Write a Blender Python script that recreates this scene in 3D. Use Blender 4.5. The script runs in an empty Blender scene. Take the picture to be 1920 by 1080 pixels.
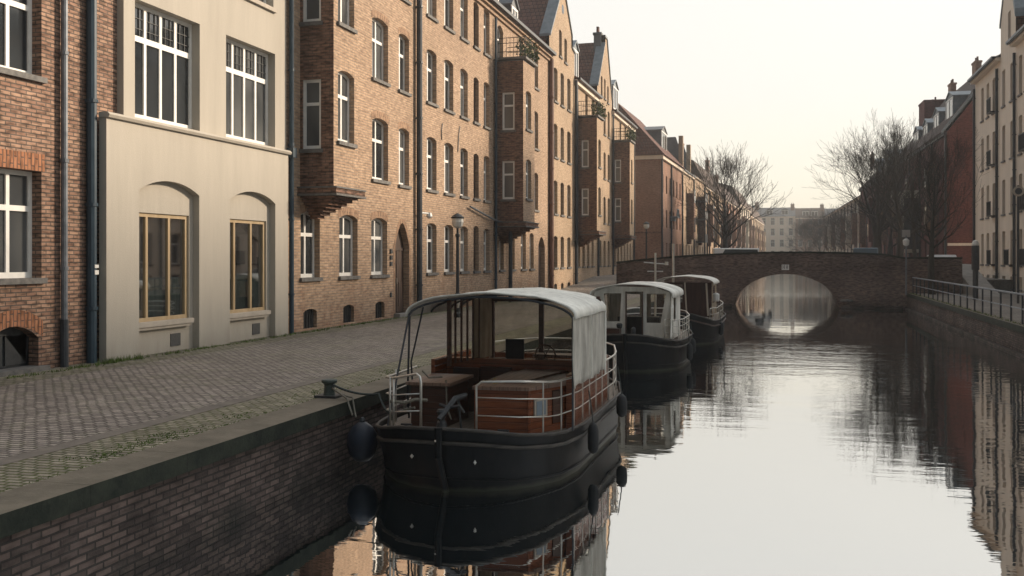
import bpy, math, random
from mathutils import Vector, Matrix
from mathutils.geometry import tessellate_polygon
R = math.radians
random.seed(7)
S = bpy.context.scene
COL = S.collection
# ------------------------------------------------------------------ camera
F_PX, TH = 1800.0, math.atan(515 / 1800)
cam = bpy.data.objects.new('camera', bpy.data.cameras.new('camera'))
COL.objects.link(cam)
cam.location = (0, 0, 2.8)
cam.rotation_euler = (R(90), 0, TH)
cam.data.lens = 36 * F_PX / 1920
cam.data.sensor_width = 36
cam.data.shift_y = -56 / 1920
cam.data.clip_end = 3000
S.camera = cam
# ------------------------------------------------------------------ sky
SUN_EL, SUN_AZ = R(21), R(52)          # azimuth from +Y towards +X
w = bpy.data.worlds.new('World'); S.world = w; w.use_nodes = True
nt = w.node_tree; nt.nodes.clear()
N = nt.nodes.new; L = nt.links.new
out = N('ShaderNodeOutputWorld'); bg = N('ShaderNodeBackground')
sky = N('ShaderNodeTexSky'); sky.sky_type = 'NISHITA'; sky.sun_disc = False
sky.sun_elevation = SUN_EL; sky.sun_rotation = SUN_AZ
sky.dust_density = 6; sky.air_density = 1.0; sky.ozone_density = 2
hs = N('ShaderNodeHueSaturation'); hs.inputs['Saturation'].default_value = .35
L(sky.outputs[0], hs.inputs['Color'])
# thin bright overcast veil, warmer near the horizon, brighter overhead
tc = N('ShaderNodeTexCoord'); sx = N('ShaderNodeSeparateXYZ'); L(tc.outputs['Generated'], sx.inputs[0])
cr = N('ShaderNodeValToRGB'); L(sx.outputs['Z'], cr.inputs[0])
e = cr.color_ramp.elements
e[0].position = 0.0; e[0].color = (8.2, 7.3, 5.7, 1)
e[1].position = 1.0; e[1].color = (11.2, 11.3, 11.4, 1)
for p, c in ((.07, (8.3, 7.75, 6.4, 1)), (.16, (7.6, 7.35, 6.75, 1)), (.34, (7.45, 7.35, 7.0, 1)), (.6, (9.8, 10.0, 10.2, 1))):
    q = e.new(p); q.color = c
mx = N('ShaderNodeMixRGB'); mx.inputs[0].default_value = .8
L(hs.outputs[0], mx.inputs[1]); L(cr.outputs[0], mx.inputs[2])
# the light comes from over the far end of the canal; the sky behind the camera is dull
vm = N('ShaderNodeVectorMath'); vm.operation = 'DOT_PRODUCT'; L(tc.outputs['Generated'], vm.inputs[0]); vm.inputs[1].default_value = (math.sin(R(22)), math.cos(R(22)), .0)
mr = N('ShaderNodeMapRange'); L(vm.outputs['Value'], mr.inputs['Value'])
for k_, v_ in (('From Min', -.75), ('From Max', .75), ('To Min', .0), ('To Max', 1.0)): mr.inputs[k_].default_value = v_
mu = N('ShaderNodeMixRGB'); mu.blend_type = 'MULTIPLY'; mu.inputs[0].default_value = 1; L(mx.outputs[0], mu.inputs[1])
c2 = N('ShaderNodeValToRGB'); L(mr.outputs[0], c2.inputs[0]); q = c2.color_ramp.elements
q[0].position = 0; q[0].color = (.085, .12, .15, 1); q[1].position = 1; q[1].color = (1, 1, 1, 1)
q = q.new(.5); q.color = (.53, .56, .58, 1)
L(c2.outputs[0], mu.inputs[2])
L(mu.outputs[0], bg.inputs['Color']); bg.inputs['Strength'].default_value = .107
L(bg.outputs[0], out.inputs['Surface'])
# ------------------------------------------------------------------ sun
sd = bpy.data.lights.new('sun', 'SUN'); sd.energy = 4.4; sd.angle = R(7); sd.color = (1, .82, .62)
so = bpy.data.objects.new('sun', sd); COL.objects.link(so)
d = Vector((math.sin(SUN_AZ) * math.cos(SUN_EL), math.cos(SUN_AZ) * math.cos(SUN_EL), math.sin(SUN_EL)))
so.rotation_euler = d.to_track_quat('Z', 'Y').to_euler()
so.location = (60, 60, 60)
vs = S.view_settings
vs.view_transform = 'Standard'; vs.look = 'None'; vs.gamma = 1; vs.use_curve_mapping = False
vs.exposure = 0.50
# ------------------------------------------------------------------ materials
MATS = {}
def newmat(name):
    m = bpy.data.materials.new(name); m.use_nodes = True
    t = m.node_tree; t.nodes.clear()
    o = t.nodes.new('ShaderNodeOutputMaterial'); MATS[name] = m
    return m, t, o
def principled(t, o, rough=.8, metal=0, spec=.4):
    p = t.nodes.new('ShaderNodeBsdfPrincipled')
    p.inputs['Roughness'].default_value = rough; p.inputs['Metallic'].default_value = metal
    p.inputs['Specular IOR Level'].default_value = spec
    t.links.new(p.outputs[0], o.inputs['Surface'])
    return p
def noise(t, vec, scale, detail=4, rough=.6):
    n = t.nodes.new('ShaderNodeTexNoise'); n.inputs['Scale'].default_value = scale
    n.inputs['Detail'].default_value = detail; n.inputs['Roughness'].default_value = rough
    if vec: t.links.new(vec, n.inputs['Vector'])
    return n.outputs['Fac']
def ramp(t, fac, stops):
    r = t.nodes.new('ShaderNodeValToRGB'); e = r.color_ramp.elements
    while len(e) < len(stops): e.new(.5)
    for k, (p, c) in enumerate(stops):
        e[k].position = p; e[k].color = (c if isinstance(c, tuple) else (c, c, c)) + (1,)
    t.links.new(fac, r.inputs[0]); return r.outputs[0]
def mixc(t, fac, a, b, mode='MIX'):
    m = t.nodes.new('ShaderNodeMixRGB'); m.blend_type = mode
    for k, v in ((0, fac), (1, a), (2, b)):
        if isinstance(v, (int, float)): m.inputs[k].default_value = v
        elif isinstance(v, tuple): m.inputs[k].default_value = v + (1,)
        else: t.links.new(v, m.inputs[k])
    return m.outputs[0]
def bump(t, p, h, dist, strength=1.0):
    b = t.nodes.new('ShaderNodeBump'); b.inputs['Distance'].default_value = dist
    b.inputs['Strength'].default_value = strength
    t.links.new(h, b.inputs['Height']); t.links.new(b.outputs[0], p.inputs['Normal'])
def mapping(t, src, scale=(1, 1, 1), loc=(0, 0, 0)):
    m = t.nodes.new('ShaderNodeMapping'); m.inputs['Scale'].default_value = scale; m.inputs['Location'].default_value = loc
    t.links.new(src, m.inputs[0]); return m.outputs[0]
def math_(t, op, a, b=None):
    m = t.nodes.new('ShaderNodeMath'); m.operation = op
    for k, v in ((0, a), (1, b)):
        if v is None: continue
        if isinstance(v, (int, float)): m.inputs[k].default_value = v
        else: t.links.new(v, m.inputs[k])
    return m.outputs[0]
def plain(name, c1, c2=None, rough=.7, scale=6, metal=0, spec=.4, bmp=0, stretch=(1, 1, 1), lo=.35, hi=.65):
    m, t, o = newmat(name); p = principled(t, o, rough, metal, spec)
    tcn = t.nodes.new('ShaderNodeTexCoord'); v = mapping(t, tcn.outputs['Object'], stretch)
    f = noise(t, v, scale)
    t.links.new(ramp(t, f, [(lo, c1), (hi, c2 or c1)]), p.inputs['Base Color'])
    if bmp: bump(t, p, noise(t, v, scale * 4), bmp)
    return m
def wallvec(t, swap=False):
    """planar coordinates in the plane of a wall, chosen by its normal"""
    tcn = t.nodes.new('ShaderNodeTexCoord'); s = t.nodes.new('ShaderNodeSeparateXYZ'); t.links.new(tcn.outputs['Object'], s.inputs[0])
    n = t.nodes.new('ShaderNodeSeparateXYZ'); t.links.new(tcn.outputs['Normal'], n.inputs[0])
    ax = math_(t, 'GREATER_THAN', math_(t, 'ABSOLUTE', n.outputs[0]), .6)
    az = math_(t, 'GREATER_THAN', math_(t, 'ABSOLUTE', n.outputs[2]), .8)
    u = t.nodes.new('ShaderNodeMix'); t.links.new(ax, u.inputs[0]); t.links.new(s.outputs[0], u.inputs[2]); t.links.new(s.outputs[1], u.inputs[3])
    v = t.nodes.new('ShaderNodeMix'); t.links.new(az, v.inputs[0]); t.links.new(s.outputs[2], v.inputs[2]); t.links.new(s.outputs[1], v.inputs[3])
    c = t.nodes.new('ShaderNodeCombineXYZ')
    a, b = (1, 0) if swap else (0, 1)
    t.links.new(u.outputs[0], c.inputs[a]); t.links.new(v.outputs[0], c.inputs[b])
    return c.outputs[0], tcn.outputs['Object'], s.outputs[2]
def brick(name, c1, c2, mortar, bw=.245, bh=.077, ms=.011, dark=.45, swap=False, rough=.9, bmp=.006, patch=(.75, 1.1), grime=None):
    m, t, o = newmat(name); p = principled(t, o, rough, 0, .25)
    v, obj, z = wallvec(t, swap)
    # slightly irregular courses
    nv = t.nodes.new('ShaderNodeTexNoise'); nv.inputs['Scale'].default_value = 3; t.links.new(obj, nv.inputs['Vector'])
    va = t.nodes.new('ShaderNodeVectorMath'); va.operation = 'MULTIPLY_ADD'
    t.links.new(nv.outputs['Color'], va.inputs[0]); va.inputs[1].default_value = (.02, .010, 0); t.links.new(v, va.inputs[2]); v = va.outputs[0]
    b = t.nodes.new('ShaderNodeTexBrick'); t.links.new(v, b.inputs['Vector'])
    for k, val in (('Scale', 1), ('Brick Width', bw), ('Row Height', bh), ('Mortar Size', ms), ('Mortar Smooth', .3), ('Bias', -.1)): b.inputs[k].default_value = val
    b.inputs['Color1'].default_value = c1 + (1,); b.inputs['Color2'].default_value = c2 + (1,); b.inputs['Mortar'].default_value = mortar + (1,)
    big = ramp(t, noise(t, obj, .5, 5, .65), [(.3, patch[0]), (.7, patch[1])])
    c = mixc(t, 1, b.outputs['Color'], big, 'MULTIPLY')
    # dark burnt bricks: one value per brick cell
    sc = mapping(t, v, (1 / bw, 1 / bh, 1)); wn = t.nodes.new('ShaderNodeTexNoise'); wn.inputs['Scale'].default_value = 1.1; wn.inputs['Detail'].default_value = 1
    t.links.new(sc, wn.inputs['Vector'])
    c = mixc(t, 1, c, ramp(t, wn.outputs['Fac'], [(.34, dark), (.52, 1.0), (.7, 1.15)]), 'MULTIPLY')
    if grime:
        g = math_(t, 'ADD', math_(t, 'MULTIPLY', noise(t, obj, 1.3, 6, .7), 1.6), math_(t, 'MULTIPLY', z, grime[1]))
        c = mixc(t, ramp(t, g, [(.55, .85), (1.1, 0.0)]), c, grime[0])
    t.links.new(c, p.inputs['Base Color'])
    h = math_(t, 'ADD', math_(t, 'MULTIPLY', b.outputs['Fac'], -1), math_(t, 'MULTIPLY', noise(t, obj, 40, 3), .6))
    bump(t, p, h, bmp)
    return m

brick('brick_red_a', (.37, .235, .165), (.23, .13, .092), (.115, .092, .078), bw=.225, bh=.071, ms=.012, dark=.5, patch=(.8, 1.15), grime=((.09, .05, .038), .55))
brick('brick_gold', (.47, .325, .22), (.36, .24, .162), (.29, .235, .185), dark=.72, patch=(.85, 1.12), grime=((.25, .12, .07), .28))
brick('brick_gold_deep', (.48, .35, .235), (.40, .275, .18), (.32, .26, .20), dark=.78, patch=(.85, 1.12), grime=((.25, .12, .07), .3))
brick('brick_brown_bay', (.29, .165, .115), (.19, .105, .075), (.12, .09, .07), dark=.4, patch=(.7, 1.15))
brick('brick_orange', (.36, .20, .14), (.28, .15, .10), (.24, .17, .13), dark=.75)
brick('brick_crimson', (.19, .062, .052), (.13, .045, .04), (.09, .05, .045), dark=.6, patch=(.75, 1.2))
brick('brick_bridge', (.18, .125, .105), (.105, .077, .068), (.13, .11, .095), dark=.5, patch=(.6, 1.5))
brick('brick_quay', (.125, .092, .080), (.05, .039, .036), (.038, .033, .03), bw=.205, bh=.066, ms=.011, dark=.7, patch=(.4, 1.6), bmp=.014, grime=((.014, .018, .015), 1.1))
brick('soldier_gold', (.44, .285, .185), (.34, .205, .135), (.22, .16, .115), bw=.25, bh=.078, swap=True, dark=.6)
brick('soldier_red', (.40, .185, .10), (.32, .14, .075), (.14, .09, .07), bw=.25, bh=.078, swap=True, dark=.6)
def stucco(name, col, dirt, zs=.35):
    m, t, o = newmat(name); p = principled(t, o, .92, 0, .2)
    v, obj, z = wallvec(t)
    a = ramp(t, noise(t, mapping(t, obj, (1.6, 1.6, .18)), 1.1, 7, .75), [(.3, .88), (.7, 1.05)])
    c = mixc(t, 1, col, a, 'MULTIPLY')
    fine = ramp(t, noise(t, obj, 60, 3), [(.3, .93), (.7, 1.05)]); c = mixc(t, 1, c, fine, 'MULTIPLY')
    g = math_(t, 'ADD', math_(t, 'MULTIPLY', noise(t, mapping(t, obj, (1, 1, .3)), 2.2, 6, .7), 1.3), math_(t, 'MULTIPLY', z, zs * 3))
    c = mixc(t, ramp(t, g, [(.55, .6), (1.15, 0.0)]), c, dirt)
    t.links.new(c, p.inputs['Base Color']); bump(t, p, noise(t, obj, 45, 4), .004)
    return m
stucco('stucco_beige', (.435, .40, .345), (.30, .265, .22))
stucco('stucco_cream', (.76, .66, .55), (.50, .40, .30))
stucco('stucco_reveal', (.34, .27, .25), (.3, .24, .2))
stucco('stucco_pale', (.5, .45, .38), (.4, .34, .28))
stucco('stucco_grey', (.33, .31, .29), (.25, .22, .2))
def roofmat(name, c1, c2):
    m, t, o = newmat(name); p = principled(t, o, .85, 0, .3)
    tcn = t.nodes.new('ShaderNodeTexCoord'); n = t.nodes.new('ShaderNodeSeparateXYZ'); t.links.new(tcn.outputs['Normal'], n.inputs[0])
    s = t.nodes.new('ShaderNodeSeparateXYZ'); t.links.new(tcn.outputs['Object'], s.inputs[0])
    ax = math_(t, 'GREATER_THAN', math_(t, 'ABSOLUTE', n.outputs[0]), math_(t, 'ABSOLUTE', n.outputs[1]))
    u = t.nodes.new('ShaderNodeMix'); t.links.new(ax, u.inputs[0]); t.links.new(s.outputs[0], u.inputs[2]); t.links.new(s.outputs[1], u.inputs[3])
    c = t.nodes.new('ShaderNodeCombineXYZ'); t.links.new(u.outputs[0], c.inputs[0]); t.links.new(s.outputs[2], c.inputs[1])
    b = t.nodes.new('ShaderNodeTexBrick'); t.links.new(c.outputs[0], b.inputs['Vector'])
    for k, val in (('Scale', 1), ('Brick Width', .26), ('Row Height', .28), ('Mortar Size', .03), ('Mortar Smooth', .6)): b.inputs[k].default_value = val
    b.inputs['Color1'].default_value = c1 + (1,); b.inputs['Color2'].default_value = c2 + (1,); b.inputs['Mortar'].default_value = tuple(x * .4 for x in c2) + (1,)
    cc = mixc(t, 1, b.outputs['Color'], ramp(t, noise(t, tcn.outputs['Object'], .9, 5), [(.3, .7), (.7, 1.15)]), 'MULTIPLY')
    t.links.new(cc, p.inputs['Base Color']); bump(t, p, b.outputs['Fac'], -.03)
    return m
roofmat('tiles_red', (.17, .075, .055), (.12, .055, .045))
roofmat('tiles_brown', (.11, .07, .055), (.085, .055, .045))
plain('slate', (.10, .115, .13), (.15, .16, .17), .7, 2)
plain('white_paint', (.70, .69, .66), (.80, .785, .75), .5, 5)
plain('ochre_wood', (.34, .245, .135), (.44, .33, .20), .5, 8, stretch=(1, 1, .15))
plain('dark_wood', (.055, .035, .027), (.09, .055, .04), .6, 10, stretch=(1, 1, .1))
plain('slate_sill', (.09, .088, .085), (.17, .16, .15), .75, 8)
plain('stone_sill', (.38, .34, .29), (.45, .40, .34), .85, 5)
plain('pipe_dark', (.018, .024, .032), (.035, .042, .052), .5, 6, metal=0, spec=.5)
plain('pipe_blue', (.016, .036, .055), (.03, .055, .078), .45, 4)
plain('pipe_zinc', (.10, .115, .135), (.18, .195, .215), .5, 5, metal=.3)
plain('pipe_brown', (.13, .065, .045), (.17, .085, .06), .6, 5)
plain('coping_metal', (.15, .18, .20), (.22, .25, .27), .55, 3)
plain('black_iron', (.014, .018, .022), (.03, .034, .038), .55, 12, spec=.5)
plain('vent_grey', (.06, .06, .06), (.09, .088, .085), .7, 30)
plain('lime_mortar', (.5, .42, .3), (.58, .5, .38), .9, 4)
plain('bark', (.030, .026, .022), (.055, .047, .038), .95, 9, stretch=(1, 1, .3), bmp=.02)
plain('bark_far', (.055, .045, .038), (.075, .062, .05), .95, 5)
plain('bark_warm', (.07, .052, .036), (.10, .075, .05), .95, 6)
plain('leaf_green', (.05, .075, .02), (.09, .12, .035), .8, 20)
plain('grass_blade', (.07, .115, .02), (.13, .17, .045), .9, 3)
plain('concrete', (.20, .185, .17), (.27, .25, .225), .9, 2, bmp=.004)
plain('lamp_glass', (.55, .55, .52), (.65, .64, .6), .25, 4)
plain('car_white', (.6, .6, .59), (.66, .66, .65), .3, 2, spec=.6)
plain('car_grey', (.25, .27, .29), (.28, .3, .32), .3, 2, spec=.6)
plain('car_blue', (.06, .10, .14), (.07, .11, .15), .3, 2, spec=.6)
plain('rubber', (.012, .014, .016), (.022, .024, .027), .65, 10)
plain('teal', (.04, .20, .24), (.05, .24, .28), .6, 6)
plain('interior', (.02, .02, .022), (.035, .033, .032), .95, 2)
def glassmat(name, tint, base, curtain=False):
    m, t, o = newmat(name); p = principled(t, o, .06, 0, .6)
    tcn = t.nodes.new('ShaderNodeTexCoord')
    f = noise(t, mapping(t, tcn.outputs['Object'], (.9, .9, .5)), .9, 2)
    t.links.new(ramp(t, f, [(.35, base), (.62, tint)]), p.inputs['Base Color'])
    return m
glassmat('pane_dark', (.035, .04, .045), (.014, .017, .02))
glassmat('pane_mid', (.125, .13, .13), (.05, .054, .058))
glassmat('pane_pale', (.24, .235, .22), (.10, .10, .10))
glassmat('pane_sky', (.26, .31, .36), (.20, .25, .30))
glassmat('pane_brown', (.05, .035, .03), (.03, .022, .018))
m, t, o = newmat('clear_glass')
tr = t.nodes.new('ShaderNodeBsdfTransparent'); tr.inputs[0].default_value = (.6, .64, .65, 1)
gl = t.nodes.new('ShaderNodeBsdfGlossy'); gl.inputs['Roughness'].default_value = .03
fr = t.nodes.new('ShaderNodeFresnel'); fr.inputs[0].default_value = 1.5
ms = t.nodes.new('ShaderNodeMixShader'); t.links.new(math_(t, 'MULTIPLY', fr.outputs[0], .45), ms.inputs[0]); t.links.new(tr.outputs[0], ms.inputs[1]); t.links.new(gl.outputs[0], ms.inputs[2]); t.links.new(ms.outputs[0], o.inputs[0])
m, t, o = newmat('boat_vinyl')
tr = t.nodes.new('ShaderNodeBsdfTransparent'); tr.inputs[0].default_value = (.88, .86, .80, 1)
df = t.nodes.new('ShaderNodeBsdfPrincipled'); df.inputs['Base Color'].default_value = (.32, .29, .24, 1); df.inputs['Roughness'].default_value = .15
tcn = t.nodes.new('ShaderNodeTexCoord')
ms = t.nodes.new('ShaderNodeMixShader'); t.links.new(ramp(t, noise(t, tcn.outputs['Object'], 4, 5), [(.35, .05), (.7, .22)]), ms.inputs[0]); t.links.new(tr.outputs[0], ms.inputs[1]); t.links.new(df.outputs[0], ms.inputs[2]); t.links.new(ms.outputs[0], o.inputs[0])
plain('curtain', (.20, .20, .19), (.38, .37, .34), .95, 9, stretch=(1, 1, .04))
plain('curtain_green', (.07, .095, .088), (.10, .13, .12), .9, 6)
def canvas(name, c1, c2):
    m, t, o = newmat(name); p = principled(t, o, .85, 0, .2)
    tcn = t.nodes.new('ShaderNodeTexCoord')
    f1 = noise(t, mapping(t, tcn.outputs['Object'], (1, 1, .18)), 7, 6, .65)
    f2 = noise(t, tcn.outputs['Object'], 1.6, 5, .6)
    c = mixc(t, 1, ramp(t, f1, [(.32, c1), (.66, c2)]), ramp(t, f2, [(.3, .78), (.65, 1.1)]), 'MULTIPLY')
    t.links.new(c, p.inputs['Base Color']); bump(t, p, f1, .02)
canvas('canvas_white', (.64, .62, .56), (.84, .82, .75))
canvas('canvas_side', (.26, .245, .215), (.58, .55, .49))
canvas('canvas_brown', (.28, .22, .16), (.46, .37, .27))
canvas('canvas_maroon', (.035, .022, .02), (.07, .04, .035))
def woodplank(name, c1, c2, ph=.09, rough=.35, axis=2):
    m, t, o = newmat(name); p = principled(t, o, rough, 0, .5)
    tcn = t.nodes.new('ShaderNodeTexCoord'); s = t.nodes.new('ShaderNodeSeparateXYZ'); t.links.new(tcn.outputs['Object'], s.inputs[0])
    f = math_(t, 'FRACT', math_(t, 'DIVIDE', s.outputs[axis], ph))
    groove = ramp(t, f, [(.0, .25), (.09, 1.0), (.95, 1.0), (1.0, .3)])
    sc = [.8, .8, .8]; sc[axis] = 9
    g = noise(t, mapping(t, tcn.outputs['Object'], tuple(sc)), 3, 6, .7)
    c = mixc(t, 1, ramp(t, g, [(.3, c1), (.7, c2)]), groove, 'MULTIPLY')
    t.links.new(c, p.inputs['Base Color']); bump(t, p, groove, .004)
woodplank('mahogany', (.13, .036, .015), (.26, .082, .034), rough=.25)
woodplank('mahogany_dark', (.035, .014, .009), (.075, .028, .015))
woodplank('deck_wood', (.13, .10, .075), (.21, .17, .13), .07, .7, 0)
woodplank('hatch_wood', (.13, .075, .05), (.25, .155, .11), .11, .5, 0)
m, t, o = newmat('hull_black'); p = principled(t, o, .42, 0, .16)
tcn = t.nodes.new('ShaderNodeTexCoord')
t.links.new(ramp(t, noise(t, mapping(t, tcn.outputs['Object'], (1.5, 1.5, .5)), 2, 7, .7), [(.4, (.004, .006, .008)), (.8, (.016, .018, .02))]), p.inputs['Base Color'])
hs_ = t.nodes.new('ShaderNodeSeparateXYZ'); t.links.new(tcn.outputs['Object'], hs_.inputs[0])
hz_ = math_(t, 'ADD', hs_.outputs[2], math_(t, 'MULTIPLY', noise(t, tcn.outputs['Object'], 5, 4), .08))
sc_ = ramp(t, hz_, [(.06, 1.0), (.11, .0)])
bc_ = p.inputs['Base Color'].links[0].from_socket
st_ = ramp(t, noise(t, mapping(t, tcn.outputs['Object'], (4, 4, .6)), 3, 6, .75), [(.58, .0), (.8, .6)])
t.links.new(mixc(t, sc_, mixc(t, st_, bc_, (.03, .024, .02)), (.05, .052, .04)), p.inputs['Base Color'])
plain('rub_wood', (.022, .02, .018), (.07, .06, .05), .6, 8, stretch=(.5, .5, 3))
plain('steel_rail', (.50, .48, .44), (.64, .62, .57), .35, 8, metal=.7)
plain('rope', (.12, .11, .09), (.22, .20, .16), .95, 60)
plain('rope_dark', (.03, .04, .04), (.06, .07, .065), .95, 60)
plain('fender_blue', (.014, .019, .030), (.022, .028, .044), .42, 5, spec=.3)
plain('plants', (.04, .06, .02), (.08, .10, .035), .9, 10)
# cobbles
def cobble(name, c1, c2, joint, bw, bh, moss=None, green=.5):
    m, t, o = newmat(name); p = principled(t, o, .85, 0, .3)
    tcn = t.nodes.new('ShaderNodeTexCoord'); g = t.nodes.new('ShaderNodeNewGeometry'); pos = g.outputs['Position']
    nv = t.nodes.new('ShaderNodeTexNoise'); nv.inputs['Scale'].default_value = 1.4; nv.inputs['Detail'].default_value = 4; t.links.new(pos, nv.inputs['Vector'])
    va = t.nodes.new('ShaderNodeVectorMath'); va.operation = 'MULTIPLY_ADD'
    t.links.new(nv.outputs['Color'], va.inputs[0]); va.inputs[1].default_value = (.09, .07, 0); t.links.new(pos, va.inputs[2])
    b = t.nodes.new('ShaderNodeTexBrick'); t.links.new(va.outputs[0], b.inputs['Vector'])
    for k, val in (('Scale', 1), ('Brick Width', bw), ('Row Height', bh), ('Mortar Size', .016), ('Mortar Smooth', .5), ('Bias', 0)): b.inputs[k].default_value = val
    b.inputs['Color1'].default_value = c1 + (1,); b.inputs['Color2'].default_value = c2 + (1,)
    jm = noise(t, pos, 1.1, 5, .65)
    jc = mixc(t, ramp(t, jm, [(.5 - green * .3, 0.0), (.62 - green * .25, 1.0)]), joint, moss or joint)
    t.links.new(jc, b.inputs['Mortar'])
    c = mixc(t, 1, b.outputs['Color'], ramp(t, noise(t, pos, .35, 5, .6), [(.3, .8), (.7, 1.15)]), 'MULTIPLY')
    c = mixc(t, 1, c, ramp(t, noise(t, pos, 14, 3, .6), [(.3, .72), (.7, 1.2)]), 'MULTIPLY')
    if moss:
        pm = ramp(t, noise(t, pos, 2.3, 7, .75), [(.60 - green * .1, 0.0), (.78, .7)])
        c = mixc(t, pm, c, moss)
    t.links.new(c, p.inputs['Base Color'])
    h = math_(t, 'ADD', math_(t, 'MULTIPLY', b.outputs['Fac'], -1), math_(t, 'MULTIPLY', noise(t, pos, 16, 3), .9))
    bump(t, p, h, .022)
cobble('cobble_road', (.40, .345, .295), (.235, .20, .175), (.085, .074, .064), .165, .09, (.10, .105, .055), 0.05)
cobble('cobble_verge', (.35, .305, .235), (.20, .172, .13), (.07, .074, .04), .165, .09, (.10, .112, .04), .55)
cobble('cobble_wall_side', (.29, .25, .19), (.17, .15, .12), (.07, .07, .042), .19, .105, (.09, .10, .04), .5)
cobble('asphalt', (.21, .185, .16), (.17, .15, .13), (.12, .105, .09), .3, .3)
m, t, o = newmat('coping_stone'); p = principled(t, o, .9, 0, .25)
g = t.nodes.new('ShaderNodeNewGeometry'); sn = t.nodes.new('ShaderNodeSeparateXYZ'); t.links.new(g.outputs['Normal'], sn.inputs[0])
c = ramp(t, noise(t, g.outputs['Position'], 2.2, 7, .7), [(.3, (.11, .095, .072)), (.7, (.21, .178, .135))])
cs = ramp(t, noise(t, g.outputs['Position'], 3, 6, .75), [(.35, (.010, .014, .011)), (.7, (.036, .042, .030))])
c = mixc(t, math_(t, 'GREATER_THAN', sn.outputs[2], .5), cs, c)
# joints between the coping blocks
sp = t.nodes.new('ShaderNodeSeparateXYZ'); t.links.new(g.outputs['Position'], sp.inputs[0])
jf = ramp(t, math_(t, 'FRACT', math_(t, 'DIVIDE', sp.outputs[1], 1.35)), [(0, .35), (.012, 1.0)])
c = mixc(t, 1, c, jf, 'MULTIPLY')
t.links.new(c, p.inputs['Base Color']); bump(t, p, noise(t, g.outputs['Position'], 25, 4), .006)
plain('kerb_stone', (.13, .112, .095), (.20, .17, .14), .9, 3, bmp=.004)
plain('earth', (.10, .09, .07), (.15, .13, .10), .95, .5)
# water
m, t, o = newmat('water')
g = t.nodes.new('ShaderNodeNewGeometry'); pos = g.outputs['Position']
gl = t.nodes.new('ShaderNodeBsdfGlossy'); gl.inputs['Roughness'].default_value = .02; gl.inputs['Color'].default_value = (.93, .93, .92, 1)
df = t.nodes.new('ShaderNodeBsdfDiffuse'); df.inputs[0].default_value = (.004, .010, .013, 1)
fr = t.nodes.new('ShaderNodeFresnel'); fr.inputs[0].default_value = 1.75
f2 = math_(t, 'ADD', math_(t, 'MULTIPLY', fr.outputs[0], .28), .70)
ms = t.nodes.new('ShaderNodeMixShader'); t.links.new(f2, ms.inputs[0]); t.links.new(df.outputs[0], ms.inputs[1]); t.links.new(gl.outputs[0], ms.inputs[2]); t.links.new(ms.outputs[0], o.inputs[0])
sp = t.nodes.new('ShaderNodeSeparateXYZ'); t.links.new(pos, sp.inputs[0])
na = noise(t, mapping(t, pos, (.8, 2.6, 1)), 1.0, 3, .5)
nb = noise(t, mapping(t, pos, (.22, .6, 1), (3, 8, 0)), 1.0, 2, .5)
nc = noise(t, mapping(t, pos, (2.4, 7.0, 1)), 1.0, 2, .5)
msk = ramp(t, noise(t, mapping(t, pos, (.05, .11, 1), (0, 2.7, 0)), 1.0, 2, .5), [(.40, .10), (.62, 1.0)])
# livelier water from about 25 m out
far = ramp(t, math_(t, 'DIVIDE', sp.outputs[1], 100), [(.10, .25), (.22, .55), (.27, 1.0), (.33, .9), (.38, .2), (.60, .3), (.75, 1.0)])
hh = math_(t, 'ADD', math_(t, 'MULTIPLY', na, .55), math_(t, 'ADD', math_(t, 'MULTIPLY', nb, 1.3), math_(t, 'MULTIPLY', math_(t, 'MULTIPLY', nc, far), .40)))
b = t.nodes.new('ShaderNodeBump'); b.inputs['Distance'].default_value = .035
t.links.new(hh, b.inputs['Height'])
t.links.new(math_(t, 'MULTIPLY', far, .42), b.inputs['Strength'])
for n_ in (gl, fr): t.links.new(b.outputs[0], n_.inputs['Normal'])
M = MATS
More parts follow.
